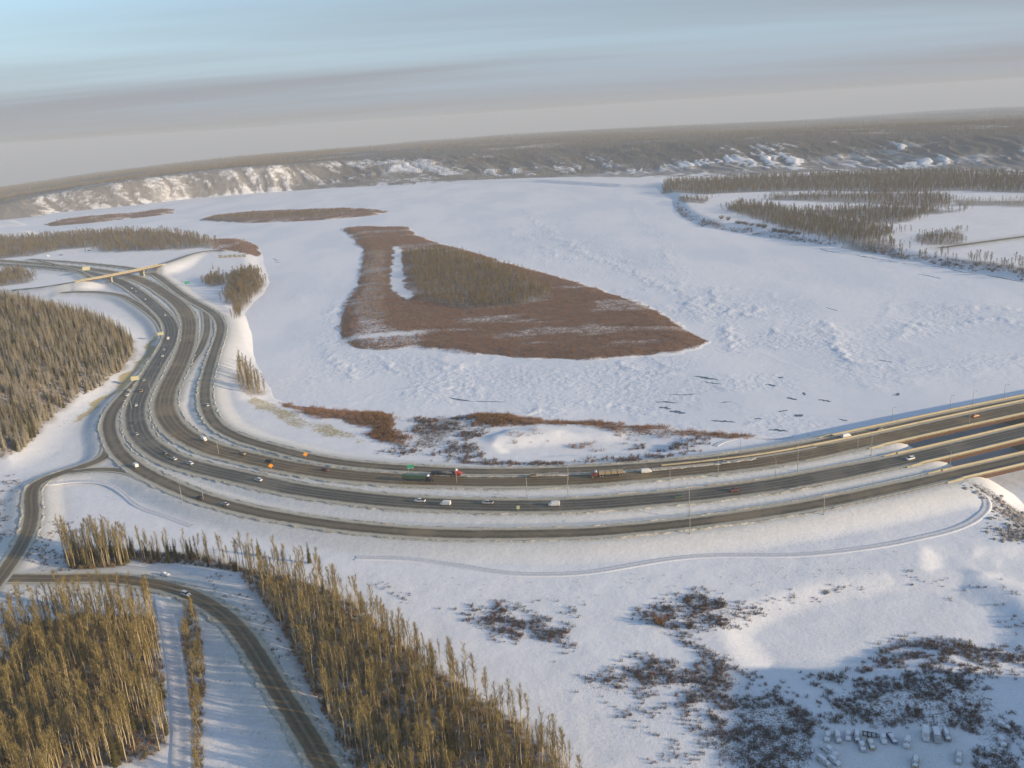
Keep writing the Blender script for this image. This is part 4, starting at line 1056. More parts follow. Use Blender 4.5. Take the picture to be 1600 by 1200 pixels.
def scatter(name, P, S, variants, key, label, cat, seed=0):
    """a mass nobody could count: points that carry copies of the plants"""
    if key not in SRC: SRC[key] = source_collection(key, variants)
    g = np.random.default_rng(seed); n = len(P)
    me = bpy.data.meshes.new(name); me.vertices.add(n); me.vertices.foreach_set('co', np.ascontiguousarray(P, np.float32).ravel())
    for nm, ty, v in (('size', 'FLOAT', S), ('turn', 'FLOAT', g.random(n) * 6.28), ('which', 'INT', g.integers(0, len(variants), n))):
        at = me.attributes.new(nm, ty, 'POINT'); at.data.foreach_set('value', np.asarray(v, np.int32 if ty == 'INT' else np.float32))
    o = put(name, me)
    ng = bpy.data.node_groups.new(name, 'GeometryNodeTree')
    ng.interface.new_socket('Geometry', in_out='INPUT', socket_type='NodeSocketGeometry'); ng.interface.new_socket('Geometry', in_out='OUTPUT', socket_type='NodeSocketGeometry')
    N, Lk = ng.nodes, ng.links
    gi, go = N.new('NodeGroupInput'), N.new('NodeGroupOutput')
    ci = N.new('GeometryNodeCollectionInfo'); ci.inputs['Collection'].default_value = SRC[key]; ci.inputs['Separate Children'].default_value = True; ci.inputs['Reset Children'].default_value = True
    ip = N.new('GeometryNodeInstanceOnPoints'); ip.inputs['Pick Instance'].default_value = True
    def na(k, ty):
        q = N.new('GeometryNodeInputNamedAttribute'); q.data_type = ty; q.inputs['Name'].default_value = k
        return next(s for s in q.outputs if s.enabled and s.name == 'Attribute')
    cx_ = N.new('ShaderNodeCombineXYZ'); er = N.new('FunctionNodeEulerToRotation')
    Lk.new(na('turn', 'FLOAT'), cx_.inputs['Z']); Lk.new(cx_.outputs[0], er.inputs[0])
    Lk.new(gi.outputs[0], ip.inputs['Points']); Lk.new(ci.outputs[0], ip.inputs['Instance']); Lk.new(na('which', 'INT'), ip.inputs['Instance Index'])
    Lk.new(er.outputs[0], ip.inputs['Rotation']); Lk.new(na('size', 'FLOAT'), ip.inputs['Scale']); Lk.new(ip.outputs[0], go.inputs[0])
    md = o.modifiers.new('scatter', 'NODES'); md.node_group = ng
    return tag(o, label, cat, kind='stuff')
def ground_pts(poly, density=None, n=None, seed=0, clump=None, ragged=0.0):
    a = area(poly); n = n or int(a * density)
    if ragged:
        P0 = np.asarray(poly)[:, :2]; lo, hi = P0.min(0) - 10, P0.max(0) + 10
        gg = np.random.default_rng(seed); k = int(density * (hi[0] - lo[0]) * (hi[1] - lo[1]))
        p = lo + gg.random((k, 2)) * (hi - lo)
        sd_ = poly_sdf(*(warp(p[:, 0], p[:, 1]) if ragged < 2 else warp(p[:, 0], p[:, 1], 22.0, 60.0)), P0, 60.0)
        p = p[sd_ < (gg.random(k) ** 2 * 8 - 3) * ragged]
    else: p = sample_poly(poly, n, seed)
    if clump is not None:
        q = fbm(p[:, 0] / clump[0], p[:, 1] / clump[0], 3, seed + 7); p = p[q > clump[1]]
    return np.column_stack([p, height(p[:, 0], p[:, 1])])
def dist_cam(P): return np.hypot(P[:, 0], P[:, 1])
def in_frame(P, pad=60):
    v = P - np.array([0, 0, CAM_Z]); d = v @ FV
    x = 800 + FOCAL * (v @ RV) / d; y = 600 - FOCAL * (v @ UV_) / d
    return (d > 0) & (x > -pad) & (x < 1600 + pad) & (y > -pad) & (y < 1200 + 2 * pad)
def clear_of_roads(P, gap=1.5):
    ok = np.ones(len(P), bool)
    for k, r in ROADS.items():
        ok &= line_dist(P[:, 0], P[:, 1], r['L'], 30.0)[0] > r['hw'] * 1.3 + gap
    Tr = at_ground(TRACK); ok &= line_dist(P[:, 0], P[:, 1], spline(Tr, 5.0), 20.0)[0] > 4.0
    return ok

# stands near the viewer; the trees that show largest are things, the rest of each wood is one mass
near_aspen, near_spruce, mass = [], [], {}
def stand(key, density, mix, scale=(0.8, 1.15), seed=0, clump=None):
    P = ground_pts(WOODP[key], density, seed=seed, clump=clump)
    P = P[clear_of_roads(P) & in_frame(P, 120)]
    g = np.random.default_rng(seed + 99)
    S = g.uniform(*scale, len(P)); kinds = g.choice(len(mix), len(P), p=[m[1] for m in mix])
    return P, S, [mix[k][0] for k in kinds]
LAB = {
 ('aspen', 'a'): 'bare golden aspen in the wood left of the straight snowy track',
 ('aspen', 's'): 'dark spruce inside the aspen wood left of the straight snowy track',
 ('strip', 'a'): 'small golden aspen in the narrow strip right of the snowy track',
 ('knoll', 'a'): 'bare golden aspen in the clump beside the bend of the side road',
 ('knoll', 's'): 'dark spruce in the clump beside the bend of the side road',
 ('mid', 'a'): 'bare aspen in the thin row above the side road, past the clump',
 ('mid', 's'): 'small dark spruce in the thin row above the side road',
 ('band', 'a'): 'bare golden aspen in the broad wood right of the curving side road',
 ('band', 's'): 'dark spruce among the aspens right of the curving side road',
 ('hill', 's'): 'dark spruce on the wooded hill left of the highway bend',
 ('hill', 'f'): 'frosted spruce on the wooded hill left of the highway bend',
 ('poplar', 'a'): 'tall bare poplar on the river bank beside the highway',
}
GRP = {'aspen': 'trees of the wood left of the track', 'strip': 'trees of the narrow strip', 'knoll': 'trees of the roadside clump', 'mid': 'trees of the row above the side road',
       'band': 'trees of the broad wood by the side road', 'hill': 'trees on the hill', 'poplar': 'poplars on the bank'}
A_all, S_all = [], []
def collect(key, P, S, K):
    for p, s, k in zip(P, S, K):
        (A_all if k in 'aw' else S_all).append((float(np.hypot(p[0], p[1])), p, s, k, key))
collect('aspen', *stand('aspen', 0.115, [('a', 0.94), ('s', 0.06)], (0.38, 1.08), 1))
collect('strip', *stand('strip', 0.12, [('a', 1.0)], (0.75, 1.2), 2))
collect('knoll', *stand('knoll', 0.20, [('a', 0.72), ('s', 0.28)], (0.45, 0.95), 3))
collect('mid', *stand('mid', 0.17, [('a', 0.62), ('s', 0.38)], (0.4, 0.8), 4))
collect('band', *stand('band', 0.115, [('a', 0.96), ('s', 0.04)], (0.30, 0.95), 5))
collect('hill', *stand('hill', 0.095, [('s', 0.27), ('f', 0.48), ('w', 0.25)], (0.35, 1.2), 6))
for (q, sc) in (((701, 1172), 1.35), ((664, 1212), 1.25), ((484, 880), 0.85), ((405, 868), 0.7)):
    p = at_ground([q])[0]; S_all.append((1.0, p, sc, 's', 'band'))
A_all.sort(key=lambda e: e[0]); S_all.sort(key=lambda e: e[0])
def var(e):
    k, key = e[3], e[4]
    if k == 's': return SPRUCE, 'spruce_tree', 'spruce'
    if k == 'f': return SPRUCEF, 'spruce_tree', 'spruce'
    return (LOWA if key == 'strip' else ASPEN), 'aspen_tree', 'aspen'
gT = np.random.default_rng(5)
vis = lambda e: bool(in_frame(e[1][None] + np.array([[0, 0, 5.0]]), 10)[0])
def split(lst, n):
    a, b = [], []
    for e in lst: (a if len(a) < n and vis(e) else b).append(e)
    return a, b
def where(e):
    lab = LAB[(e[4], e[3])]
    if e[4] in ('band', 'aspen', 'hill'):
        x, y = np.array([e[1][0]]), np.array([e[1][1]])
        edge = -poly_sdf(x, y, WOODP[e[4]], 60.0)[0]
        if e[4] == 'band':
            rd = line_dist(x, y, ROADS['F']['L'], 60.0)[0][0]
            if rd < 34: lab = {'a': 'bare golden aspen on the road edge of the broad wood', 's': 'dark spruce on the road edge of the broad wood'}[e[3]]
            elif edge < 9: lab = {'a': 'bare golden aspen on the open snow edge of the broad wood', 's': 'dark spruce on the open snow edge of the broad wood'}[e[3]]
            else: lab = {'a': 'bare golden aspen in the heart of the broad wood by the road', 's': 'dark spruce in the heart of the broad wood by the road'}[e[3]]
        elif edge < 8:
            lab = lab.replace('in the wood', 'on the rim of the wood').replace('inside the aspen wood', 'on the rim of the aspen wood').replace('on the wooded hill', 'on the rim of the wooded hill')
    return lab
# things: keep every stand represented by its nearest trees
A1, A2 = split(A_all, 290); S1, S2 = split(S_all, 280)
for e in A1 + S1:
    v, nm, cat = var(e)
    plant(nm, v, e[1], e[2], where(e), cat, GRP[e[4]], gT)
rest = {}
for e in A2 + S2: rest.setdefault((e[4], e[3]), []).append(e)
MASS_LAB = {'aspen': 'rest of the bare aspen wood left of the snowy track', 'strip': 'rest of the golden strip beside the snowy track', 'knoll': 'rest of the clump at the side road bend', 'mid': 'rest of the thin row above the side road',
            'band': 'farther part of the broad aspen wood by the side road', 'hill': 'farther part of the spruce wood on the hill'}
for (key, k), L in rest.items():
    P = np.array([e[1] for e in L]); S = np.array([e[2] for e in L])
    v = {'s': SPRUCE, 'f': SPRUCEF, 'w': ASPENF, 'a': LOWA if key == 'strip' else ASPEN}[k]
    scatter('forest', P - (0, 0, 0.1), S, v, {'s': 'spruces', 'f': 'frosted_spruces', 'w': 'frosted_aspens', 'a': 'low_aspens' if key == 'strip' else 'aspens'}[k], MASS_LAB[key] + {'s': ', spruces', 'f': ', frosted spruces', 'w': ', pale bare trees', 'a': ''}[k], 'wood', 5)
P, S, K = stand('poplar', 0.05, [('a', 1.0)], (0.7, 1.15), 7)
for p, s in zip(P, S): plant('poplar_tree', POPLAR, p, s, LAB[('poplar', 'a')], 'poplar', GRP['poplar'], gT)

# undergrowth of the near woods
LOWB = [make_shrub(i, 2.0, 1.2, 16, (M_brownb, M_twig3, M_twig2)[i % 3]) for i in range(6)]
DARKB = [make_shrub(10 + i, 1.5, 1.4, 18, M_darkb, 0.035) for i in range(4)] + [make_shrub(14, 1.5, 1.3, 18, M_redb, 0.035)]
BROWNB = [make_shrub(20 + i, 1.5, 1.5, 14, M_brownb, 0.03) for i in range(4)]
ORANGEB = [make_shrub(30 + i, 2.2, 1.8, 18, M_orange, 0.03) for i in range(3)]
STRAW = [make_shrub(40 + i, 0.9, 0.7, 12, M_twig2, 0.03) for i in range(3)]
U = np.vstack([ground_pts(WOODP[k], d, seed=50 + i) for i, (k, d) in enumerate((('aspen', 0.55), ('band', 0.50), ('knoll', 0.5), ('mid', 0.6), ('strip', 0.6), ('hill', 0.10)))])
U = U[clear_of_roads(U, 0.5)]
scatter('undergrowth', U, rng.uniform(0.5, 1.3, len(U)), LOWB, 'bare_bushes', 'low bare undergrowth beneath the near woods', 'undergrowth')

# woods farther off read as masses
FARW = [('bank', 0.07, ASPENG, 'grey_aspens', 0.95, 'bare golden wood on the river bank by the far ramp'), ('bankS', 0.09, ASPENG, 'grey_aspens', 0.8, 'small bare copse on the snow by the far ramp'),
        ('leftfar', 0.024, ASPENG, 'grey_aspens', 1.0, 'long bare wood between the highway and the river channel'), ('leftlow', 0.03, ASPENG, 'grey_aspens', 0.9, 'bare trees beside the highway behind the spruce hill'),
        ('isle', 0.055, ISLEA, 'isle_trees', 0.95, 'olive wood crowning the large brown island'), ('isleW', 0.02, ASPENF, 'frosted_aspens', 0.55, 'thin frosted saplings on the island west of the snow gap'),
        ('isleBw', 0.02, ASPENG, 'grey_aspens', 0.75, 'bare wood on the long thin island'), ('isleCw', 0.02, ASPENG, 'grey_aspens', 0.8, 'bare wood on the small island near the snowy bluff'),
        ('far1', 0.020, ASPENG, 'grey_aspens', 1.1, 'long grey wood at the foot of the far slopes'), ('far2', 0.034, ASPENG, 'grey_aspens', 0.95, 'bare wood along the far river bank'),
        ('far3', 0.026, ASPENG, 'grey_aspens', 0.95, 'bare wood between the snowy fields on the far bank'), ('far4', 0.02, ASPENF, 'frosted_aspens', 0.8, 'frosted tree line between two white fields'),
        ('far5', 0.03, ASPENG, 'grey_aspens', 0.7, 'low olive copse in the white field on the far bank'), ('far6', 0.02, ASPENG, 'grey_aspens', 0.7, 'brown brushwood at the tip of the far bank'),
        ('far8', 0.020, ASPENG, 'grey_aspens', 0.9, 'scattered bare wood behind the far clearing'), ('far7', 0.06, ASPENG, 'grey_aspens', 0.35, 'low willow patch by the far shore')]
for i, (k, dn, v, key, sc, lab) in enumerate(FARW):
    P = ground_pts(WOODP[k], dn, seed=400 + i, ragged=3.0 if k in ('far1', 'far2', 'far3', 'far8', 'leftfar', 'far5') else 1.0); P = P[P[:, 2] > 0.8]; P = P[in_frame(P, 150) & clear_of_roads(P, 2.0)]
    scatter('forest', P - (0, 0, 0.1), rng.uniform(0.5, 1.2, len(P)) * sc, v, key, lab, 'wood', 400 + i)
# spruces that stand out among them
for (q, s) in ((1263, 336), 1.5), ((1270, 338), 1.2), ((1287, 338), 1.3), ((1316, 340), 1.2), ((1358, 350), 1.6), ((1394, 336), 1.3), ((1400, 340), 1.3), ((1412, 338), 1.4), ((1420, 334), 1.2), ((1405, 345), 1.1), ((1345, 340), 1.1), ((1222, 330), 1.2), ((1330, 338), 1.2), ((1378, 338), 1.1):
    p = at_ground([q])[0]
    plant('spruce_tree', FARSP, p, s, 'tall dark spruce rising from the bare wood on the far bank', 'spruce', 'spruces on the far bank', gT)
for (q, s) in (((333, 420), 0.9), ((380, 422), 0.9), ((388, 424), 1.0), ((372, 430), 0.9), ((366, 428), 0.8), ((374, 566), 1.1), ((380, 572), 0.9)):
    p = at_ground([q])[0]
    plant('spruce_tree', FARSP, p, s, 'dark spruce among the bare trees on the highway river bank', 'spruce', 'spruces on the river bank', gT)
for q, lab in (((1127, 342), 'round dark bush on the snowy far bank, upstream of its twin'), ((1138, 344), 'round dark bush on the snowy far bank, downstream of its twin')):
    p = at_ground([q])[0]
    o = put('bush', make_shrub(70 + q[0], 7.0, 6.0, 60, M_darkb, 0.03), None, None, tuple(p)); tag(o, lab, 'bush', 'round bushes on the far bank')
for i, (q, lab, m, s) in enumerate((((1030, 975), 'orange brown willow bush at the corner of the scrub', M_orange, 4.5), ((1078, 978), 'dark bush on the bank between pond and scrub', M_darkb, 3.0))):
    p = at_ground([q])[0]
    o = put('bush', make_shrub(80 + i, s, s * 0.9, 90, m, 0.02), None, None, tuple(p)); tag(o, lab, 'bush')
# hedge-like rows on the far bank
for i, (a, b, lab) in enumerate((((1152, 348), (1198, 356), 'dark evergreen row on the far bank next to the two round bushes'), ((1208, 360), (1246, 366), 'dark evergreen row on the far bank, the more downstream one'))):
    A, B = at_ground([a])[0], at_ground([b])[0]
    n = 40; P = A + (B - A) * np.linspace(0, 1, n)[:, None] + rng.normal(size=(n, 3)) * (2.5, 2.5, 0); P[:, 2] = height(P[:, 0], P[:, 1])
    scatter('hedge', P, rng.uniform(2.6, 4.2, n), DARKB[:2], 'hedge_plants', lab, 'hedge', 30 + i)

# brush: thickets that clothe the island, the banks and the rough ground
def brush(name, keys, dens, variants, key, label, size=(0.6, 1.3), seed=0, clump=(9, 0.40), polys=None):
    Ps = [ground_pts(P, dens, seed=seed + i, clump=clump, ragged=1.0) for i, P in enumerate(polys if polys is not None else [BRUSHP[k] for k in keys])]
    P = np.vstack(Ps); P = P[clear_of_roads(P, 0.5) & in_frame(P, 40)]
    P = P[P[:, 2] > 0.25]
    lot = poly_sdf(P[:, 0], P[:, 1], LOT, 5.0) > 1.5; P = P[lot]
    return scatter(name, P, rng.uniform(*size, len(P)), variants, key, label, 'brush', seed)
isle_pts = ground_pts(ISLE, 0.15, seed=900)
isle_pts = isle_pts[(poly_sdf(isle_pts[:, 0], isle_pts[:, 1], ISLE_BARE, 20) > 0) & (isle_pts[:, 2] > 0.4)]
isle_pts = isle_pts[fbm(isle_pts[:, 0] / 70 + isle_pts[:, 1] / 200, isle_pts[:, 1] / 22, 4, 55) > 0.40]
scatter('brush', isle_pts, 0.5 + 1.2 * rng.random(len(isle_pts)) ** 2.2, BROWNB, 'brown_bushes', 'reddish brown willow brush covering the large island', 'brush', 77)
brush('brush', ['c', 'd', 'a', 'b'], 0.95, DARKB, 'dark_bushes', 'dark snow-dusted scrub on the rough ground around the car park', (0.4, 1.15), 910, (5, 0.43))
brush('brush', ['c2', 'c3', 'e', 'b', 'a2', 'a3', 'edgeC', 'scrubL', 'bendL', 'nearL'], 0.34, DARKB, 'dark_bushes', 'sparse dark scrub scattered over the near snow', (0.3, 0.95), 930, (6, 0.50))
brush('brush', ['bank2', 'bank7', 'bank4'], 0.30, DARKB, 'dark_bushes', 'dark scrub between the highway and the river ice', (0.6, 1.7), 950, (12, 0.45))
brush('brush', ['bank1', 'bank3', 'bank5', 'bank6'], 0.20, BROWNB, 'brown_bushes', 'brown willow fringe along the near river shore', (0.8, 2.0), 960, (14, 0.36))
brush('brush', None, 0.30, ORANGEB, 'orange_bushes', 'orange brown willow thickets on the near river shore', (0.8, 1.4), 970, None, [at_ground([(568, 645), (606, 644), (614, 665), (634, 684), (628, 694), (600, 690), (582, 668)])[:, :2], at_ground([(736, 648), (800, 649), (812, 658), (770, 664), (738, 662)])[:, :2]])
brush('brush', ['slope', 'slopeA', 'field', 'riprap', 'slope2'], 0.06, STRAW, 'straw_tufts', 'straw coloured tufts poking through the snow slopes', (0.4, 0.9), 980, (6, 0.5))
brush('brush', ['rbank'], 0.05, DARKB, 'dark_bushes', 'grey brown scrub fringe along the far river bank', (1.2, 2.4), 990, (30, 0.4))
brush('brush', ['lbank', 'isleB', 'isleC'], 0.03, BROWNB, 'brown_bushes', 'brown brush on the small islands and the point', (1.2, 2.2), 995, (30, 0.3))

# far uplands: a wood without end
g = np.random.default_rng(321)
n = 90000
el = np.radians(np.where(g.random(n) < 0.55, g.uniform(0.75, 2.6, n), g.uniform(2.4, 4.6, n))); rr = (CAM_Z + 20) / np.tan(el); aa = np.radians(g.uniform(-36, 36, n))
fx, fy = rr * np.sin(aa), rr * np.cos(aa)
du = -poly_sdf(fx, fy, UPLAND, 3000.0)
keep = (du > 15) & (rr < 9000)
fx, fy, du = fx[keep], fy[keep], du[keep]
_M, _F = masks(fx, fy, np.zeros(len(fx)))
keep = (height(fx, fy) > -200) & (_F[:, 1] + (fbm(fx / 22, fy / 22, 3, 11) - 0.5) * 1.6 > 0.36) & (fbm(fx / 450, fy / 250, 4, 15) < 0.60)
fx, fy = fx[keep], fy[keep]
P = np.column_stack([fx, fy, height(fx, fy)])
S = g.uniform(0.6, 1.1, len(P)) * np.clip(dist_cam(P) / 3200, 0.8, 1.7)
sp = g.random(len(P)) < 0.25
UPT = [make_aspen(60 + i, 11.0, M_barkd, M_twigf, limbs=12, twigs=12, spread=1.6, start=0.12, tw=0.16) for i in range(3)]
UPS = [make_spruce(40 + i, 12.0, M_need, 1.2, 9) for i in range(2)]
scatter('forest', P[~sp], S[~sp], UPT, 'upland_trees', 'bare grey woods covering the far uplands to the horizon', 'wood', 1)
scatter('forest', P[sp], S[sp], UPS, 'upland_spruces', 'dark spruces scattered through the far upland woods', 'wood', 2)
# ------------------------------------------------------------------ vehicles
def paint(name, col, rough=0.35):
    t = NT(name, rough, 0.5)
    return t.done(t.mix(t.ramp(t.noise(1.5, 3), 0.45, 0.75, 0, 0.35), col, (0.30, 0.27, 0.23)))
PAINT = {k: paint(k + '_paint', c) for k, c in dict(white=(0.72, 0.72, 0.72), silver=(0.42, 0.43, 0.44), black=(0.02, 0.02, 0.022), red=(0.40, 0.035, 0.025), tan=(0.36, 0.28, 0.17), grey=(0.13, 0.135, 0.14),
                                                    orange=(0.52, 0.16, 0.03), green=(0.06, 0.12, 0.07), blue=(0.05, 0.09, 0.20), maroon=(0.16, 0.035, 0.03)).items()}
t = NT('tinted_glass', 0.08, 0.6); glass = t.done((0.02, 0.024, 0.03))
t = NT('tyre_rubber', 0.9, 0.2); rubber = t.done((0.02, 0.02, 0.02))
t = NT('wheel_rim', 0.4, 0.5); rimm = t.done((0.35, 0.35, 0.36))
t = NT('headlight', 0.2, 0.6); lampw = t.done((0.75, 0.75, 0.7))
t = NT('tail_light', 0.3, 0.5); lampr = t.done((0.35, 0.01, 0.01))
t = NT('car_snow', 0.7, 0.2); csnow = t.done(t.mix(t.noise(3.0), (0.76, 0.76, 0.78), (0.84, 0.84, 0.85)), t.bump(t.noise(2.5), 0.4, 0.1))
t = NT('frosted_glass', 0.7, 0.2); frostg = t.done(t.mix(t.ramp(t.noise(2.0), 0.35, 0.6), (0.22, 0.24, 0.27), (0.72, 0.73, 0.76)))
def wheel_mesh(r, w):
    mb = MB(); n = 12
    mb.loft([[(r * math.cos(6.2832 * j / n) * k, y, r * math.sin(6.2832 * j / n) * k) for j in range(n)] for y, k in ((-w / 2, 0.86), (-w / 2 + 0.03, 1.0), (w / 2 - 0.03, 1.0), (w / 2, 0.86))], True)
    m2 = MB()
    m2.loft([[(r * 0.6 * math.cos(6.2832 * j / n), y, r * 0.6 * math.sin(6.2832 * j / n)) for j in range(n)] for y in (-w / 2 - 0.012, w / 2 + 0.012)], True)
    return mb.mesh('wheel', [rubber], True), m2.mesh('rim', [rimm])
def sec(x, hw, zb, zt, tuck=0.9):
    """cross-section of a body at station x"""
    return [(x, -hw, zb), (x, hw, zb), (x, hw * 1.02, (zb + zt) / 2), (x, hw * tuck, zt), (x, -hw * tuck, zt), (x, -hw * 1.02, (zb + zt) / 2)]
KINDS_ = {   # length, half width, body stations (x, half width, bottom, top), cabin stations (x, half width, bottom, top), wheel radius, axle x
    'sedan': dict(body=[(-2.35, .72, .42, .80), (-2.2, .86, .28, .98), (-1.2, .90, .24, 1.0), (1.0, .90, .24, .96), (1.9, .86, .24, .82), (2.3, .74, .34, .66)],
                  cab=[(-1.75, .70, .97, 1.0), (-1.1, .72, .97, 1.42), (0.2, .72, .95, 1.46), (1.05, .72, .93, .98)], r=.33, ax=1.42),
    'suv': dict(body=[(-2.35, .82, .5, .95), (-2.25, .92, .34, 1.08), (-1.2, .95, .30, 1.12), (1.0, .95, .30, 1.1), (1.95, .92, .30, 1.0), (2.35, .80, .42, .8)],
                cab=[(-2.2, .80, 1.08, 1.15), (-1.95, .80, 1.1, 1.72), (0.3, .80, 1.1, 1.76), (1.15, .78, 1.08, 1.14)], r=.38, ax=1.45),
    'pickup': dict(body=[(-2.85, .90, .50, 1.10), (-2.8, .96, .42, 1.15), (-0.6, .97, .40, 1.15), (1.3, .97, .40, 1.15), (2.5, .95, .40, 1.08), (2.8, .84, .5, .9)],
                   cab=[(-0.75, .84, 1.13, 1.2), (-0.62, .82, 1.14, 1.84), (0.75, .82, 1.14, 1.86), (1.5, .80, 1.12, 1.2)], r=.42, ax=1.85),
    'van': dict(body=[(-2.75, .94, .46, 1.9), (-2.65, 1.0, .38, 2.25), (-0.2, 1.0, .36, 2.32), (1.2, 1.0, .36, 2.25), (1.9, .98, .36, 1.45), (2.65, .90, .40, 1.05)],
                cab=None, r=.38, ax=1.75),
}
CARM = {}
def car_meshes(kind):
    if kind in CARM: return CARM[kind]
    K = KINDS_[kind]; m = {}
    mb = MB(); mb.loft([sec(*st) for st in K['body']]); m['body'] = mb
    cab = K['cab'] or [(0.2, 0.93, 1.4, 2.1), (1.25, .94, 1.4, 2.18), (1.84, .90, 1.4, 1.52)]
    mb = MB(); mb.loft([sec(*st, tuck=0.86) for st in cab])
    m['windows'] = mb
    if kind != 'van':
        hi = [st for st in cab if st[3] > cab[0][3] + 0.2]
        mb = MB(); a, b = hi[0], hi[-1]
        z = max(a[3], b[3])
        mb.loft([[(a[0] - .12, -a[1] * .88, a[3] - .02), (a[0] - .12, a[1] * .88, a[3] - .02), (a[0] - .12, a[1] * .80, a[3] + .05), (a[0] - .12, -a[1] * .80, a[3] + .05)],
                 [(b[0] + .1, -b[1] * .88, b[3] - .03), (b[0] + .1, b[1] * .88, b[3] - .03), (b[0] + .1, b[1] * .80, b[3] + .05), (b[0] + .1, -b[1] * .80, b[3] + .05)]])
        m['roof'] = mb
    B = K['body']; xf, xr = B[-1][0], B[0][0]; zf = B[-1][3] - 0.05; zr = B[0][3] - 0.08; w = B[0][1]
    mb = MB(); mb.box((xf - .12, -.16, zf - .12), (xf + .03, .16, zf)); m['headlight'] = mb
    mb = MB(); mb.box((xr - .03, -.12, zr - .16), (xr + .12, .12, zr)); m['tail_light'] = mb
    if kind == 'pickup':
        mb = MB(); mb.box((-2.7, -.78, 1.10), (-.85, .78, 1.16)); m['bed'] = mb
    roof_z = (cab[1][3] if kind != 'van' else 2.32)
    mb = MB()
    x0, x1 = (cab[1][0] - .1, cab[-2][0] + .15) if kind != 'van' else (-2.6, 1.25)
    hw = .70 if kind != 'van' else .86
    rows = []
    for i, x in enumerate(np.linspace(x0, x1, 5)):
        k = 1 - 0.35 * abs(i - 2) ** 2 / 4
        rows.append([(x, -hw, roof_z - .02), (x, hw, roof_z - .02), (x, hw * .8 * k, roof_z + .17 * k), (x, -hw * .8 * k, roof_z + .19 * k)])
    mb.loft(rows); m['snow_cap'] = mb
    xh0, xh1 = K['cab'][-1][0] + .12 if K['cab'] else 2.0, B[-2][0] + .1
    zb = B[-3][3]; ze = B[-2][3]
    mb = MB(); mb.loft([[(xh0, -.72, zb - .04), (xh0, .72, zb - .04), (xh0, .6, zb + .12), (xh0, -.6, zb + .12)], [(xh1, -.66, ze - .04), (xh1, .66, ze - .04), (xh1, .52, ze + .09), (xh1, -.52, ze + .09)]]); m['hood_snow'] = mb
    CARM[kind] = {k: v.mesh(k) for k, v in m.items()}, wheel_mesh(K['r'], .24)
    return CARM[kind]
PAINTED = {}
def painted(kind, part, colour):
    k = (kind, part, colour)
    if k not in PAINTED:
        me = car_meshes(kind)[0][part].copy(); me.materials.clear(); me.materials.append(PAINT[colour]); PAINTED[k] = me
    return PAINTED[k]
def car(kind, colour, loc, ang, label, group, snow=False, name=None):
    meshes, (wm, rm) = car_meshes(kind); K = KINDS_[kind]
    root = thing(name or {'sedan': 'car', 'suv': 'car', 'pickup': 'pickup_truck', 'van': 'van'}[kind], label, {'sedan': 'car', 'suv': 'car', 'pickup': 'pickup', 'van': 'van'}[kind], loc, ang, group)
    for p in ('body', 'roof'):
        if p in meshes: put(p, painted(kind, p, colour), None, root)
    for p, m in (('windows', glass), ('bed', rubber)):
        if p in meshes and snow:
            if (kind, p) not in PAINTED:
                PAINTED[(kind, p)] = meshes[p].copy(); PAINTED[(kind, p)].materials.clear(); PAINTED[(kind, p)].materials.append(frostg)
            put(p, PAINTED[(kind, p)], None, root)
        elif p in meshes:
            if not meshes[p].materials: meshes[p].materials.append(m)
            put(p, meshes[p], None, root)
    w = K['body'][0][1] * .72
    for p, m, x in (('headlight', lampw, 0), ('tail_light', lampr, 0)):
        if not meshes[p].materials: meshes[p].materials.append(m)
        for s in (-1, 1): put(p, meshes[p], None, root, (0, s * w, 0))
    for sx in (-1, 1):
        for sy in (-1, 1):
            wo = put('wheel', wm, None, root, (sx * K['ax'], sy * (K['body'][2][1] - .08), K['r'])); put('rim', rm, None, wo)
    if snow:
        for p in ('snow_cap', 'hood_snow'):
            if not meshes[p].materials: meshes[p].materials.append(csnow)
            put(p, meshes[p], None, root)
        if kind == 'pickup':
            pass
    return root
def on_road(k, px, lift=0.07):
    L = ROADS[k]['L']; p = None; z = 10.0
    for _ in range(4):
        p = at_z([px], z)[0]; i = int(np.argmin(((L[:, :2] - p) ** 2).sum(1))); z = L[i, 2] + lift
    i = min(max(i, 1), len(L) - 2); tn = L[i + 1] - L[i - 1]
    return (p[0], p[1], z + 0.0), math.atan2(tn[1], tn[0])
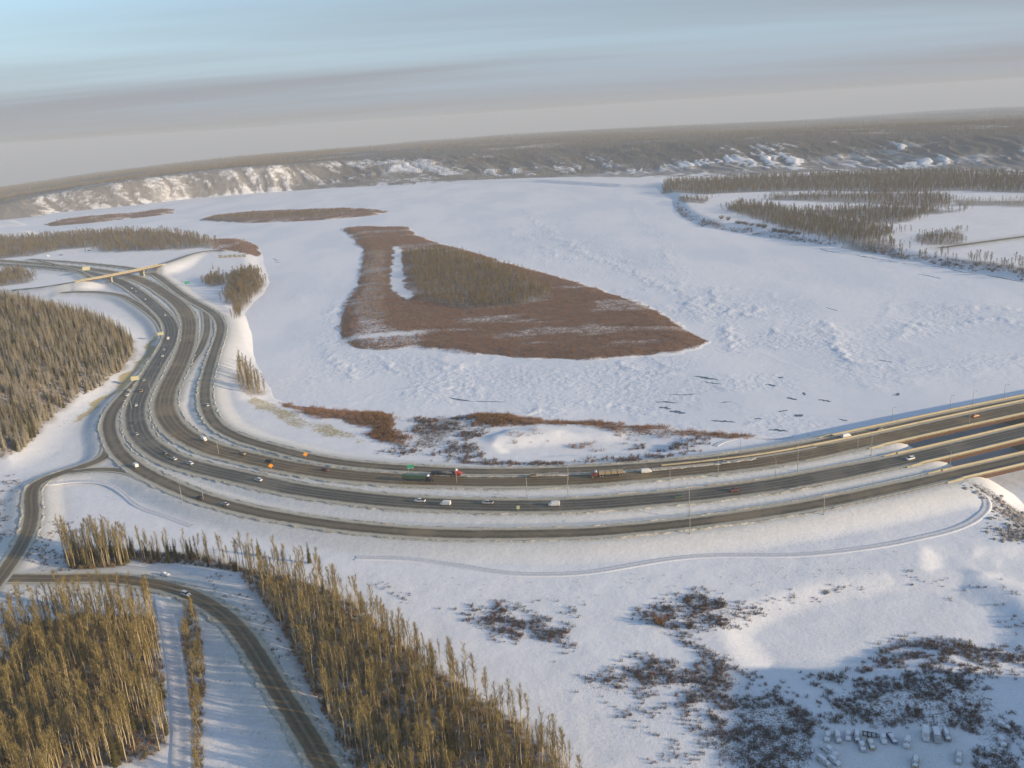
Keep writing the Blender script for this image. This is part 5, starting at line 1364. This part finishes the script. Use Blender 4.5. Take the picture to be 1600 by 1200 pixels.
TRAFFIC = [  # road, pixel, kind, colour, direction, label
    ('C', (319, 688), 'van', 'white', 1, 'bright white van on the brown carriageway, first on the bend'),
    ('C', (379, 710), 'suv', 'tan', 1, 'tan car behind the dark pickup on the brown carriageway'),
    ('C', (421, 722), 'pickup', 'black', 1, 'dark pickup beside the orange sign in the median'),
    ('C', (508, 735), 'sedan', 'maroon', 1, 'dark red car alone on the brown carriageway before the trucks'),
    ('C', (834, 745), 'suv', 'tan', 1, 'tan car between the two articulated trucks'),
    ('C', (1133, 724), 'sedan', 'silver', 1, 'silver car on the brown carriageway short of the bridges'),
    ('C', (1524, 651), 'sedan', 'orange', 1, 'orange red car out on the farthest bridge'),
    ('C', (297, 536), 'sedan', 'maroon', 1, 'dark red car on the brown carriageway where it bends below the overpass'),
    ('D', (325, 634), 'sedan', 'white', 1, 'white car on the river side ramp at its tightest bend'),
    ('D', (1322, 683), 'van', 'white', 1, 'white van entering the farthest bridge in the outer lane'),
    ('D', (1374, 672), 'sedan', 'black', 1, 'black car ahead of the white van on the farthest bridge'),
    ('B', (263, 530), 'van', 'white', -1, 'white van beside the pale sign at the foot of the overpass'),
    ('B', (256, 547), 'sedan', 'silver', -1, 'silver car right behind the white van below the overpass'),
    ('B', (254, 557), 'sedan', 'white', -1, 'small white car, third in the file on the dark carriageway'),
    ('B', (250, 570), 'sedan', 'grey', -1, 'grey car, fourth in the file on the dark carriageway'),
    ('B', (225, 595), 'suv', 'silver', -1, 'silver car next to the pale sign where the ramp splits off'),
    ('B', (221, 612), 'pickup', 'tan', -1, 'tan pickup on the dark carriageway just past the ramp split'),
    ('B', (213, 634), 'sedan', 'white', -1, 'white car at the left bulge of the dark carriageway'),
    ('B', (211, 661), 'sedan', 'grey', -1, 'grey car at the left bulge of the dark carriageway'),
    ('B', (214, 679), 'sedan', 'silver', -1, 'silver car leaving the left bulge of the dark carriageway'),
    ('B', (258, 709), 'suv', 'grey', -1, 'grey car leading two white ones below the bulge'),
    ('B', (272, 718), 'sedan', 'white', -1, 'white car directly behind the grey one below the bulge'),
    ('B', (297, 725), 'suv', 'white', -1, 'white car, last of three below the bulge'),
    ('B', (404, 751), 'suv', 'white', -1, 'white car alone on the dark carriageway beneath the dark pickup'),
    ('B', (656, 784), 'pickup', 'white', -1, 'white pickup in the far lane, beneath the red truck'),
    ('B', (696, 789), 'van', 'white', -1, 'white van in the near lane, beneath the red truck'),
    ('B', (762, 787), 'pickup', 'silver', -1, 'silver pickup in the far lane of the dark carriageway'),
    ('B', (866, 790), 'van', 'white', -1, 'white van with a long body beneath the second truck'),
    ('B', (1060, 777), 'sedan', 'green', -1, 'dark green car beside the tall lamp in the lower median'),
    ('B', (1147, 767), 'suv', 'maroon', -1, 'red brown car on the middle carriageway before its bridge'),
    ('B', (1422, 718), 'suv', 'white', -1, 'white car on the middle bridge above its abutment'),
    ('B', (206, 451), 'sedan', 'white', -1, 'white car just below the overpass deck'),
    ('B', (212, 456), 'sedan', 'silver', -1, 'silver car following the white one below the overpass'),
    ('B', (227, 468), 'sedan', 'white', -1, 'white car where the dark carriageway straightens below the overpass'),
    ('B', (235, 476), 'sedan', 'grey', -1, 'grey car where the dark carriageway straightens below the overpass'),
    ('B', (258, 493), 'sedan', 'white', -1, 'white car where the ramp joins the dark carriageway'),
    ('C', (43, 411), 'sedan', 'black', 1, 'black car farthest up the highway, beyond the overpass'),
    ('C', (84, 414.5), 'suv', 'black', 1, 'black car up the highway next to the overhead sign'),
    ('A', (212, 729), 'van', 'white', -1, 'white van where the side road leaves the lowest carriageway'),
    ('A', (312, 778), 'sedan', 'black', -1, 'black car on the lowest carriageway above the aspen clump'),
    ('A', (352, 789), 'sedan', 'silver', -1, 'small silver car behind the black one on the lowest carriageway'),
    ('A', (201, 610), 'sedan', 'silver', -1, 'silver car turning onto the ramp from the dark carriageway'),
    ('A', (199, 618), 'sedan', 'white', -1, 'white car on the ramp just after the split'),
    ('F', (291, 930), 'suv', 'white', 1, 'white car on the side road at the top of the snowy track'),
]
for k, px, kind, colr, d, lab in TRAFFIC:
    loc, ang = on_road(k, px)
    car(kind, colr, loc, ang + (0 if d > 0 else math.pi), lab, 'traffic on the roads')

# snow-covered vehicles in the car park and by the side road
PARK = [  # pixel, kind, colour, screen direction of the nose (dx, dy), label
    ((1293, 1153), 'sedan', 'white', (-2, 10), 'snow-covered car at the upper left corner of the car park'),
    ((1309, 1155), 'suv', 'silver', (3, 10), 'snow-covered car, second from the corner in the upper row'),
    ((1325, 1151), 'sedan', 'white', (0, 10), 'snow-covered car, third from the corner in the upper row'),
    ((1339, 1154), 'suv', 'grey', (1, 10), 'snow-covered car beside the bare trailer frame'),
    ((1347, 1168), 'sedan', 'silver', (3, 10), 'snow-covered car in front of the upper row, left of a pair'),
    ((1361, 1165), 'sedan', 'tan', (4, 10), 'snow-covered car in front of the upper row, right of a pair'),
    ((1380, 1156), 'sedan', 'white', (3, 10), 'snow-covered car right of the bare trailer frame'),
    ((1394, 1156), 'sedan', 'blue', (6, 8), 'snow-covered blue car slanted, last of the upper row'),
    ((1417, 1163), 'suv', 'white', (-2, 10), 'snow-covered car alone in the middle of the car park'),
    ((1446, 1151), 'van', 'white', (1, 10), 'white van, leftmost of three at the right end of the car park'),
    ((1463, 1154), 'van', 'silver', (3, 10), 'longer silver van between the white van and a car'),
    ((1479, 1152), 'suv', 'grey', (4, 10), 'snow-covered grey car, rightmost of three beside the vans'),
    ((1295, 1175), 'pickup', 'white', (12, 8), 'white pickup parked slantwise at the left edge of the car park'),
    ((1287, 1192), 'suv', 'silver', (10, 7), 'silver car parked slantwise beneath the white pickup'),
    ((1303, 1190), 'sedan', 'white', (9, 7), 'white car between the slanted pickup and the lot'),
    ((1430, 1194), 'suv', 'tan', (-1, 10), 'snow-covered tan car at the bottom of the car park'),
    ((1498, 1186), 'pickup', 'silver', (-1, 10), 'snow-covered pickup alone at the right edge of the car park'),
    ((1565, 1160), 'sedan', 'white', (4, 8), 'snow-buried white car among the bushes right of the car park'),
    ((1566, 1135), 'sedan', 'silver', (9, 4), 'snow-buried silver car among the bushes, above the white one'),
    ((258, 899), 'sedan', 'white', (10, 2), 'snow-covered white car parked above the side road by the trees'),
    ((76, 401), 'van', 'white', (10, -1), 'white van in the snowy yard beyond the highway'),
    ((96, 399), 'van', 'blue', (10, -1), 'blue van in the snowy yard beyond the highway'),
    ((118, 396), 'suv', 'silver', (10, -1), 'silver car in the snowy yard beyond the highway'),
    ((140, 392), 'van', 'green', (10, -2), 'green van at the end of the snowy yard by the wood'),
]
for px, kind, colr, (dx, dy), lab in PARK:
    a, b = at_ground([px, (px[0] + dx, px[1] + dy)])
    car(kind, colr, tuple(a), math.atan2(b[1] - a[1], b[0] - a[0]), lab, 'snow-covered parked vehicles', True)
# bare boat trailer
t = NT('dark_steel', 0.6, 0.4); dsteel = t.done((0.03, 0.03, 0.035))
p = at_ground([(1360, 1150)])[0]
tr = thing('boat_trailer', 'bare dark trailer frame in the upper row of the car park', 'trailer', tuple(p), R(-20))
mb = MB()
for y in (-1.0, 1.0): mb.box((-2.4, y - .1, .45), (1.6, y + .1, .62))
put('frame', mb.mesh('frame', [dsteel]), None, tr)
for x in (-2.3, -1.1, 0.1, 1.4):
    mb = MB(); mb.box((x, -0.9, .63), (x + .35, .9, .78)); put('crossbar', mb.mesh('crossbar', [dsteel]), None, tr)
mb = MB(); mb.loft([[(1.6, -1.0, .46), (1.6, -.85, .46), (1.6, -.85, .60), (1.6, -1.0, .60)], [(3.4, -.06, .46), (3.4, .06, .46), (3.4, .06, .58), (3.4, -.06, .58)]])
mb.loft([[(1.6, .85, .46), (1.6, 1.0, .46), (1.6, 1.0, .60), (1.6, .85, .60)], [(3.38, -.07, .45), (3.38, .07, .45), (3.38, .07, .57), (3.38, -.07, .57)]]); put('drawbar', mb.mesh('drawbar', [dsteel]), None, tr)
wm, rm = wheel_mesh(.33, .22)
for y in (-1.25, 1.25):
    w = put('wheel', wm, None, tr, (-0.7, y, .33)); put('rim', rm, None, w)

# ------------------------------------------------------------------ articulated trucks
def truck(loc, ang, label, cab_col, load):
    root = thing('articulated_truck', label, 'truck', loc, ang, 'articulated trucks on the brown carriageway')
    P = PAINT[cab_col]
    mb = MB(); mb.loft([sec(6.2, 1.2, .9, 2.6), sec(6.3, 1.22, .7, 3.0), sec(7.9, 1.22, .7, 3.05), sec(8.3, 1.18, .7, 2.3), sec(9.6, 1.1, .6, 1.9), sec(9.75, 1.0, .7, 1.7)]); put('cab', mb.mesh('cab', [P]), None, root)
    mb = MB(); mb.loft([sec(6.35, 1.0, 3.0, 3.1), sec(6.9, 1.05, 3.02, 3.7), sec(7.8, 0.9, 3.02, 3.15)]); put('wind_deflector', mb.mesh('wind_deflector', [PAINT['white']]), None, root)
    mb = MB(); mb.box((7.96, -1.0, 2.2), (8.16, 1.0, 2.9)); put('windscreen', mb.mesh('windscreen', [glass]), None, root)
    mb = MB(); mb.box((-7.4, -1.25, 1.15), (6.0, 1.25, 1.42)); put('trailer_deck', mb.mesh('trailer_deck', [dsteel]), None, root)
    if load == 'beams':
        for k, (y, z) in enumerate(((-.8, 0), (0, 0), (.8, 0), (-.4, .5), (.4, .5))):
            mb = MB(); mb.tube([(-7.0, y, 1.72 + z), (5.4, y, 1.72 + z)], [.27, .27], 8); put('pipe', mb.mesh('pipe', [PAINT['grey']], True), None, root)
    elif load == 'boxes':
        for k in range(4):
            mb = MB(); mb.box((-7.2 + k * 3.25, -1.2, 1.43), (-7.2 + k * 3.25 + 2.9, 1.2, 3.0 + 0.15 * (k % 2))); put('crate', mb.mesh('crate', [PAINT['tan']]), None, root)
    else:
        mb = MB(); mb.loft([sec(-7.4, 1.24, 1.43, 3.6, .97), sec(5.9, 1.24, 1.43, 3.6, .97)]); put('cargo_box', mb.mesh('cargo_box', [PAINT[load]]), None, root)
    wm, rm = wheel_mesh(.52, .5)
    for x in (-6.6, -5.3, 3.6, 4.9, 9.0):
        for y in (-1.0, 1.0):
            w = put('wheel', wm, None, root, (x, y, .52)); put('rim', rm, None, w)
    return root
for px, lab, c_, ld in (((694, 742.5), 'red truck with a white roof and a dark open trailer', 'red', 'beams'), ((952, 743.5), 'truck with a dark red cab pulling tan crates', 'maroon', 'boxes')):
    loc, ang = on_road('C', px); truck(loc, ang + (math.pi if c_ == 'maroon' else 0), lab, c_, ld)
loc, ang = on_road('C', (650, 751)); truck(loc, ang, 'dark truck with a green cargo box just behind the red truck', 'black', 'green')
loc, ang = on_road('C', (1010, 738.5)); car('van', 'white', loc, ang, 'white van just ahead of the truck with tan crates', 'traffic on the roads')

# ------------------------------------------------------------------ street lamps
t = NT('lamp_steel', 0.5, 0.4); lsteel = t.done(t.mix(t.noise(2.0), (0.30, 0.29, 0.26), (0.40, 0.38, 0.33)))
def lamp_meshes(h):
    a = MB(); a.tube([(0, 0, -.3), (0, 0, h * .5), (0, 0, h)], [.17, .13, .09], 8)
    b = MB(); b.tube([(0, 0, h - .15), (.8, 0, h + .35), (2.2, 0, h + .55)], [.07, .06, .05], 6)
    c = MB(); c.loft([[(2.1, -.14, h + .47), (2.1, .14, h + .47), (2.1, .1, h + .64), (2.1, -.1, h + .64)], [(3.0, -.18, h + .46), (3.0, .18, h + .46), (3.0, .1, h + .6), (3.0, -.1, h + .6)]])
    d = MB(); d.box((-.35, -.35, -.6), (.35, .35, .18))
    return [('pole', a.mesh('pole', [lsteel], True)), ('arm', b.mesh('arm', [lsteel], True)), ('lamp_head', c.mesh('lamp_head', [lsteel])), ('footing', d.mesh('footing', [concrete]))]
LM = {h: lamp_meshes(h) for h in (9, 12, 15)}
LAMPS = [((342, 711), 9, 0, 'street lamp beside the brown carriageway below the white van'), ((714, 756), 9, 0, 'street lamp in the median under the red truck'), ((888, 752), 9, 0, 'street lamp beside the brown carriageway, left of the second truck'),
         ((824, 780), 12, 0, 'street lamp in the upper median, left one of a pair'), ((888, 780), 12, 0, 'street lamp in the upper median, right one of a pair'), ((1047, 771), 12, 0, 'street lamp in the upper median above the dark green car'),
         ((1077, 806), 15, 0, 'tall street lamp in the lower median, its head over the middle carriageway'), ((1078, 834), 12, 0, 'street lamp at the near edge of the lowest carriageway, in line with the tall one'),
         ((1122, 745), 12, 0, 'street lamp beside the brown carriageway by the silver car'), ((1246, 735), 15, 0, 'tall street lamp in the upper median between the two guard rails'), ((1287, 804), 12, 0, 'street lamp standing on the snow slope below the lowest guard rail'),
         ((1340, 702), 9, 1, 'street lamp at the abutment of the farthest bridge'), ((1361, 712), 12, 0, 'street lamp on the slope under the farthest bridge'), ((1157, 713), 9, 1, 'street lamp on the river side where the concrete barrier starts'),
         ((285, 785), 9, 0, 'street lamp on the snow above the aspen clump'), ((318, 782), 9, 0, 'street lamp beside the black car on the lowest carriageway'), ((206, 640), 9, 0, 'street lamp inside the left bulge of the dark carriageway'), ((236, 616), 9, 0, 'street lamp between the dark and the brown carriageway on the bend'),
         ((1212, 744), 9, 0, 'short street lamp in the upper median left of the tall one')]
for px, h, _k, lab in LAMPS:
    p = at_ground([px])[0]
    root = thing('street_lamp', lab, 'street lamp', tuple(p), R(100), 'street lamps along the highway')
    for nm, me in LM[h]: put(nm, me, None, root)
for k, off, pxs in (('D', 5.9, ((1404, 665), (1491, 646), (1531, 638), (1580, 628))), ('C', -8.2, ((1504, 661), (1590, 640))), ('A', 5.6, ((1496, 740),))):
    E_ = edge_line(ROADS[k]['L'], off)
    for q in pxs:
        i = nearest_i(ROADS[k]['L'], q, 11)
        nth = {(1404, 665): 'first', (1491, 646): 'second', (1531, 638): 'third', (1580, 628): 'fourth'}.get(q)
        lab = ('%s street lamp from the bank along the outer parapet of the farthest bridge' % nth) if k == 'D' else ('street lamp on the near parapet of the farthest bridge, by the orange car' if q == (1504, 661) else 'street lamp on the near parapet of the farthest bridge, at the frame edge') if k == 'C' else 'street lamp on the far parapet of the narrow bridge'
        root = thing('street_lamp', lab, 'street lamp', (E_[i][0], E_[i][1], E_[i][2] + (0.6 if k != 'A' else 0.5)), R(100 if k != 'D' else -80), 'street lamps on the bridges')
        for nm, me in LM[9]: 
            if nm != 'footing': put(nm, me, None, root)

# ------------------------------------------------------------------ road signs
t = NT('pale_sign', 0.6, 0.3); psign = t.done(t.mix(t.noise(1.0), (0.42, 0.40, 0.25), (0.50, 0.48, 0.32)))  # yellow cast of the low sun is put into this colour
t = NT('orange_sign', 0.5, 0.3); osign = t.done((0.80, 0.30, 0.015))
t = NT('green_sign', 0.5, 0.3); gsign = t.done((0.03, 0.27, 0.17))
t = NT('sign_border', 0.5, 0.3); wsign = t.done((0.7, 0.7, 0.68))
def sign(px, w, h, z0, mat, label, cat='road sign', diamond=False, yaw=0.0, legs=2, group=None):
    p = at_ground([px])[0]
    face = math.atan2(-p[0], p[1]) + yaw                     # turned towards the traffic that comes from the viewer's side
    root = thing('road_sign', label, cat, tuple(p), face, group)
    mb = MB()
    if diamond:
        c = z0 + h / 2; mb.loft([[(0, y, c - h / 2), (w / 2, y, c), (0, y, c + h / 2), (-w / 2, y, c)] for y in (-.06, .0)])
    else: mb.box((-w / 2, -.08, z0), (w / 2, 0, z0 + h))
    put('panel', mb.mesh('panel', [mat]), None, root)
    if mat is gsign:
        mb = MB()
        for a, b in (((-w / 2 + .1, z0 + .1), (w / 2 - .1, z0 + .2)), ((-w / 2 + .1, z0 + h - .2), (w / 2 - .1, z0 + h - .1))): mb.box((a[0], -.10, a[1]), (b[0], -.081, b[1]))
        put('border', mb.mesh('border', [wsign]), None, root)
    for k in range(legs):
        x = 0 if legs == 1 else (-w * .32 + k * w * .64)
        mb = MB(); mb.box((x - .09, .01, -.6), (x + .09, .19, z0 + h * .9)); put('post', mb.mesh('post', [lsteel]), None, root)
    return root
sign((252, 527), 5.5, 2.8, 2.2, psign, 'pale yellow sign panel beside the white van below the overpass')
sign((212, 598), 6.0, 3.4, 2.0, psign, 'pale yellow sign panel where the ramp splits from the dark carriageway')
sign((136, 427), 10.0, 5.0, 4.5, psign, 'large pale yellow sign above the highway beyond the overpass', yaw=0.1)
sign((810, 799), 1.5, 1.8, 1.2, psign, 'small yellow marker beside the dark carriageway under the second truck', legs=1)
sign((478, 716), 3.0, 2.6, 1.2, osign, 'orange diamond warning sign on the edge of the river side ramp', diamond=True, legs=1)
sign((424, 734), 3.0, 2.6, 1.2, osign, 'orange diamond warning sign in the median below the dark pickup', diamond=True, legs=1)
sign((642, 737), 3.6, 2.4, 2.0, gsign, 'green guide sign beside the river side ramp, left of the red truck')
sign((293, 447), 6.0, 4.0, 2.5, gsign, 'teal green guide sign on the snow beyond the overpass')
# low cream wall at the far end of the overpass road, in panels with dark gaps
pa, pb = at_ground([(342, 403)])[0], at_ground([(386, 402)])[0]
root = thing('retaining_wall', 'low cream concrete wall with gaps on the wooded river bank', 'wall', tuple(pa), math.atan2(pb[1] - pa[1], pb[0] - pa[0]))
Lw = float(np.hypot(*(pb - pa)[:2]))
for i in range(6):
    mb = MB(); mb.box((i * Lw / 6, -.4, -1), ((i + .8) * Lw / 6, .4, 4.5 - (0.9 if i % 3 == 1 else 0))); put('wall_panel', mb.mesh('wall_panel', [concrete]), None, root)

# rocks of the bank below the narrow bridge
t = NT('bank_rock', 0.9, 0.2); rockm = t.done(t.mix(t.noise(0.9, 4), (0.16, 0.13, 0.11), (0.50, 0.47, 0.43)))
def rock_mesh(i):
    g = random.Random(i); bm = bmesh.new(); bmesh.ops.create_icosphere(bm, subdivisions=1, radius=1.0)
    for v in bm.verts: v.co *= g.uniform(0.7, 1.2); v.co.z *= 0.65
    me = bpy.data.meshes.new('rock'); bm.to_mesh(me); bm.free(); me.materials.append(rockm); return me
RK = [rock_mesh(i) for i in range(5)]
P = ground_pts(BRUSHP['riprap'], 0.12, seed=61)
scatter('gravel', P, rng.uniform(0.35, 1.5, len(P)), RK, 'rocks', 'riprap boulders on the bank below the narrow bridge', 'rocks', 6)
# ------------------------------------------------------------------ haze
mb = MB()
mb.box((-15500, -15500, -900), (15500, 15500, 212))
hz = put('haze', mb.mesh('haze'))
hm = bpy.data.materials.new('haze'); hm.use_nodes = True
hn = hm.node_tree.nodes; hn.clear()
ho = hn.new('ShaderNodeOutputMaterial'); hv = hn.new('ShaderNodeVolumePrincipled')
hv.inputs['Color'].default_value = (0.70, 0.76, 0.85, 1)
hv.inputs['Density'].default_value = 0.00012
hv.inputs['Anisotropy'].default_value = 0.0
hm.node_tree.links.new(hv.outputs[0], ho.inputs['Volume'])
hz.data.materials.append(hm)
tag(hz, 'thin pale haze over the whole valley', 'haze', kind='stuff')
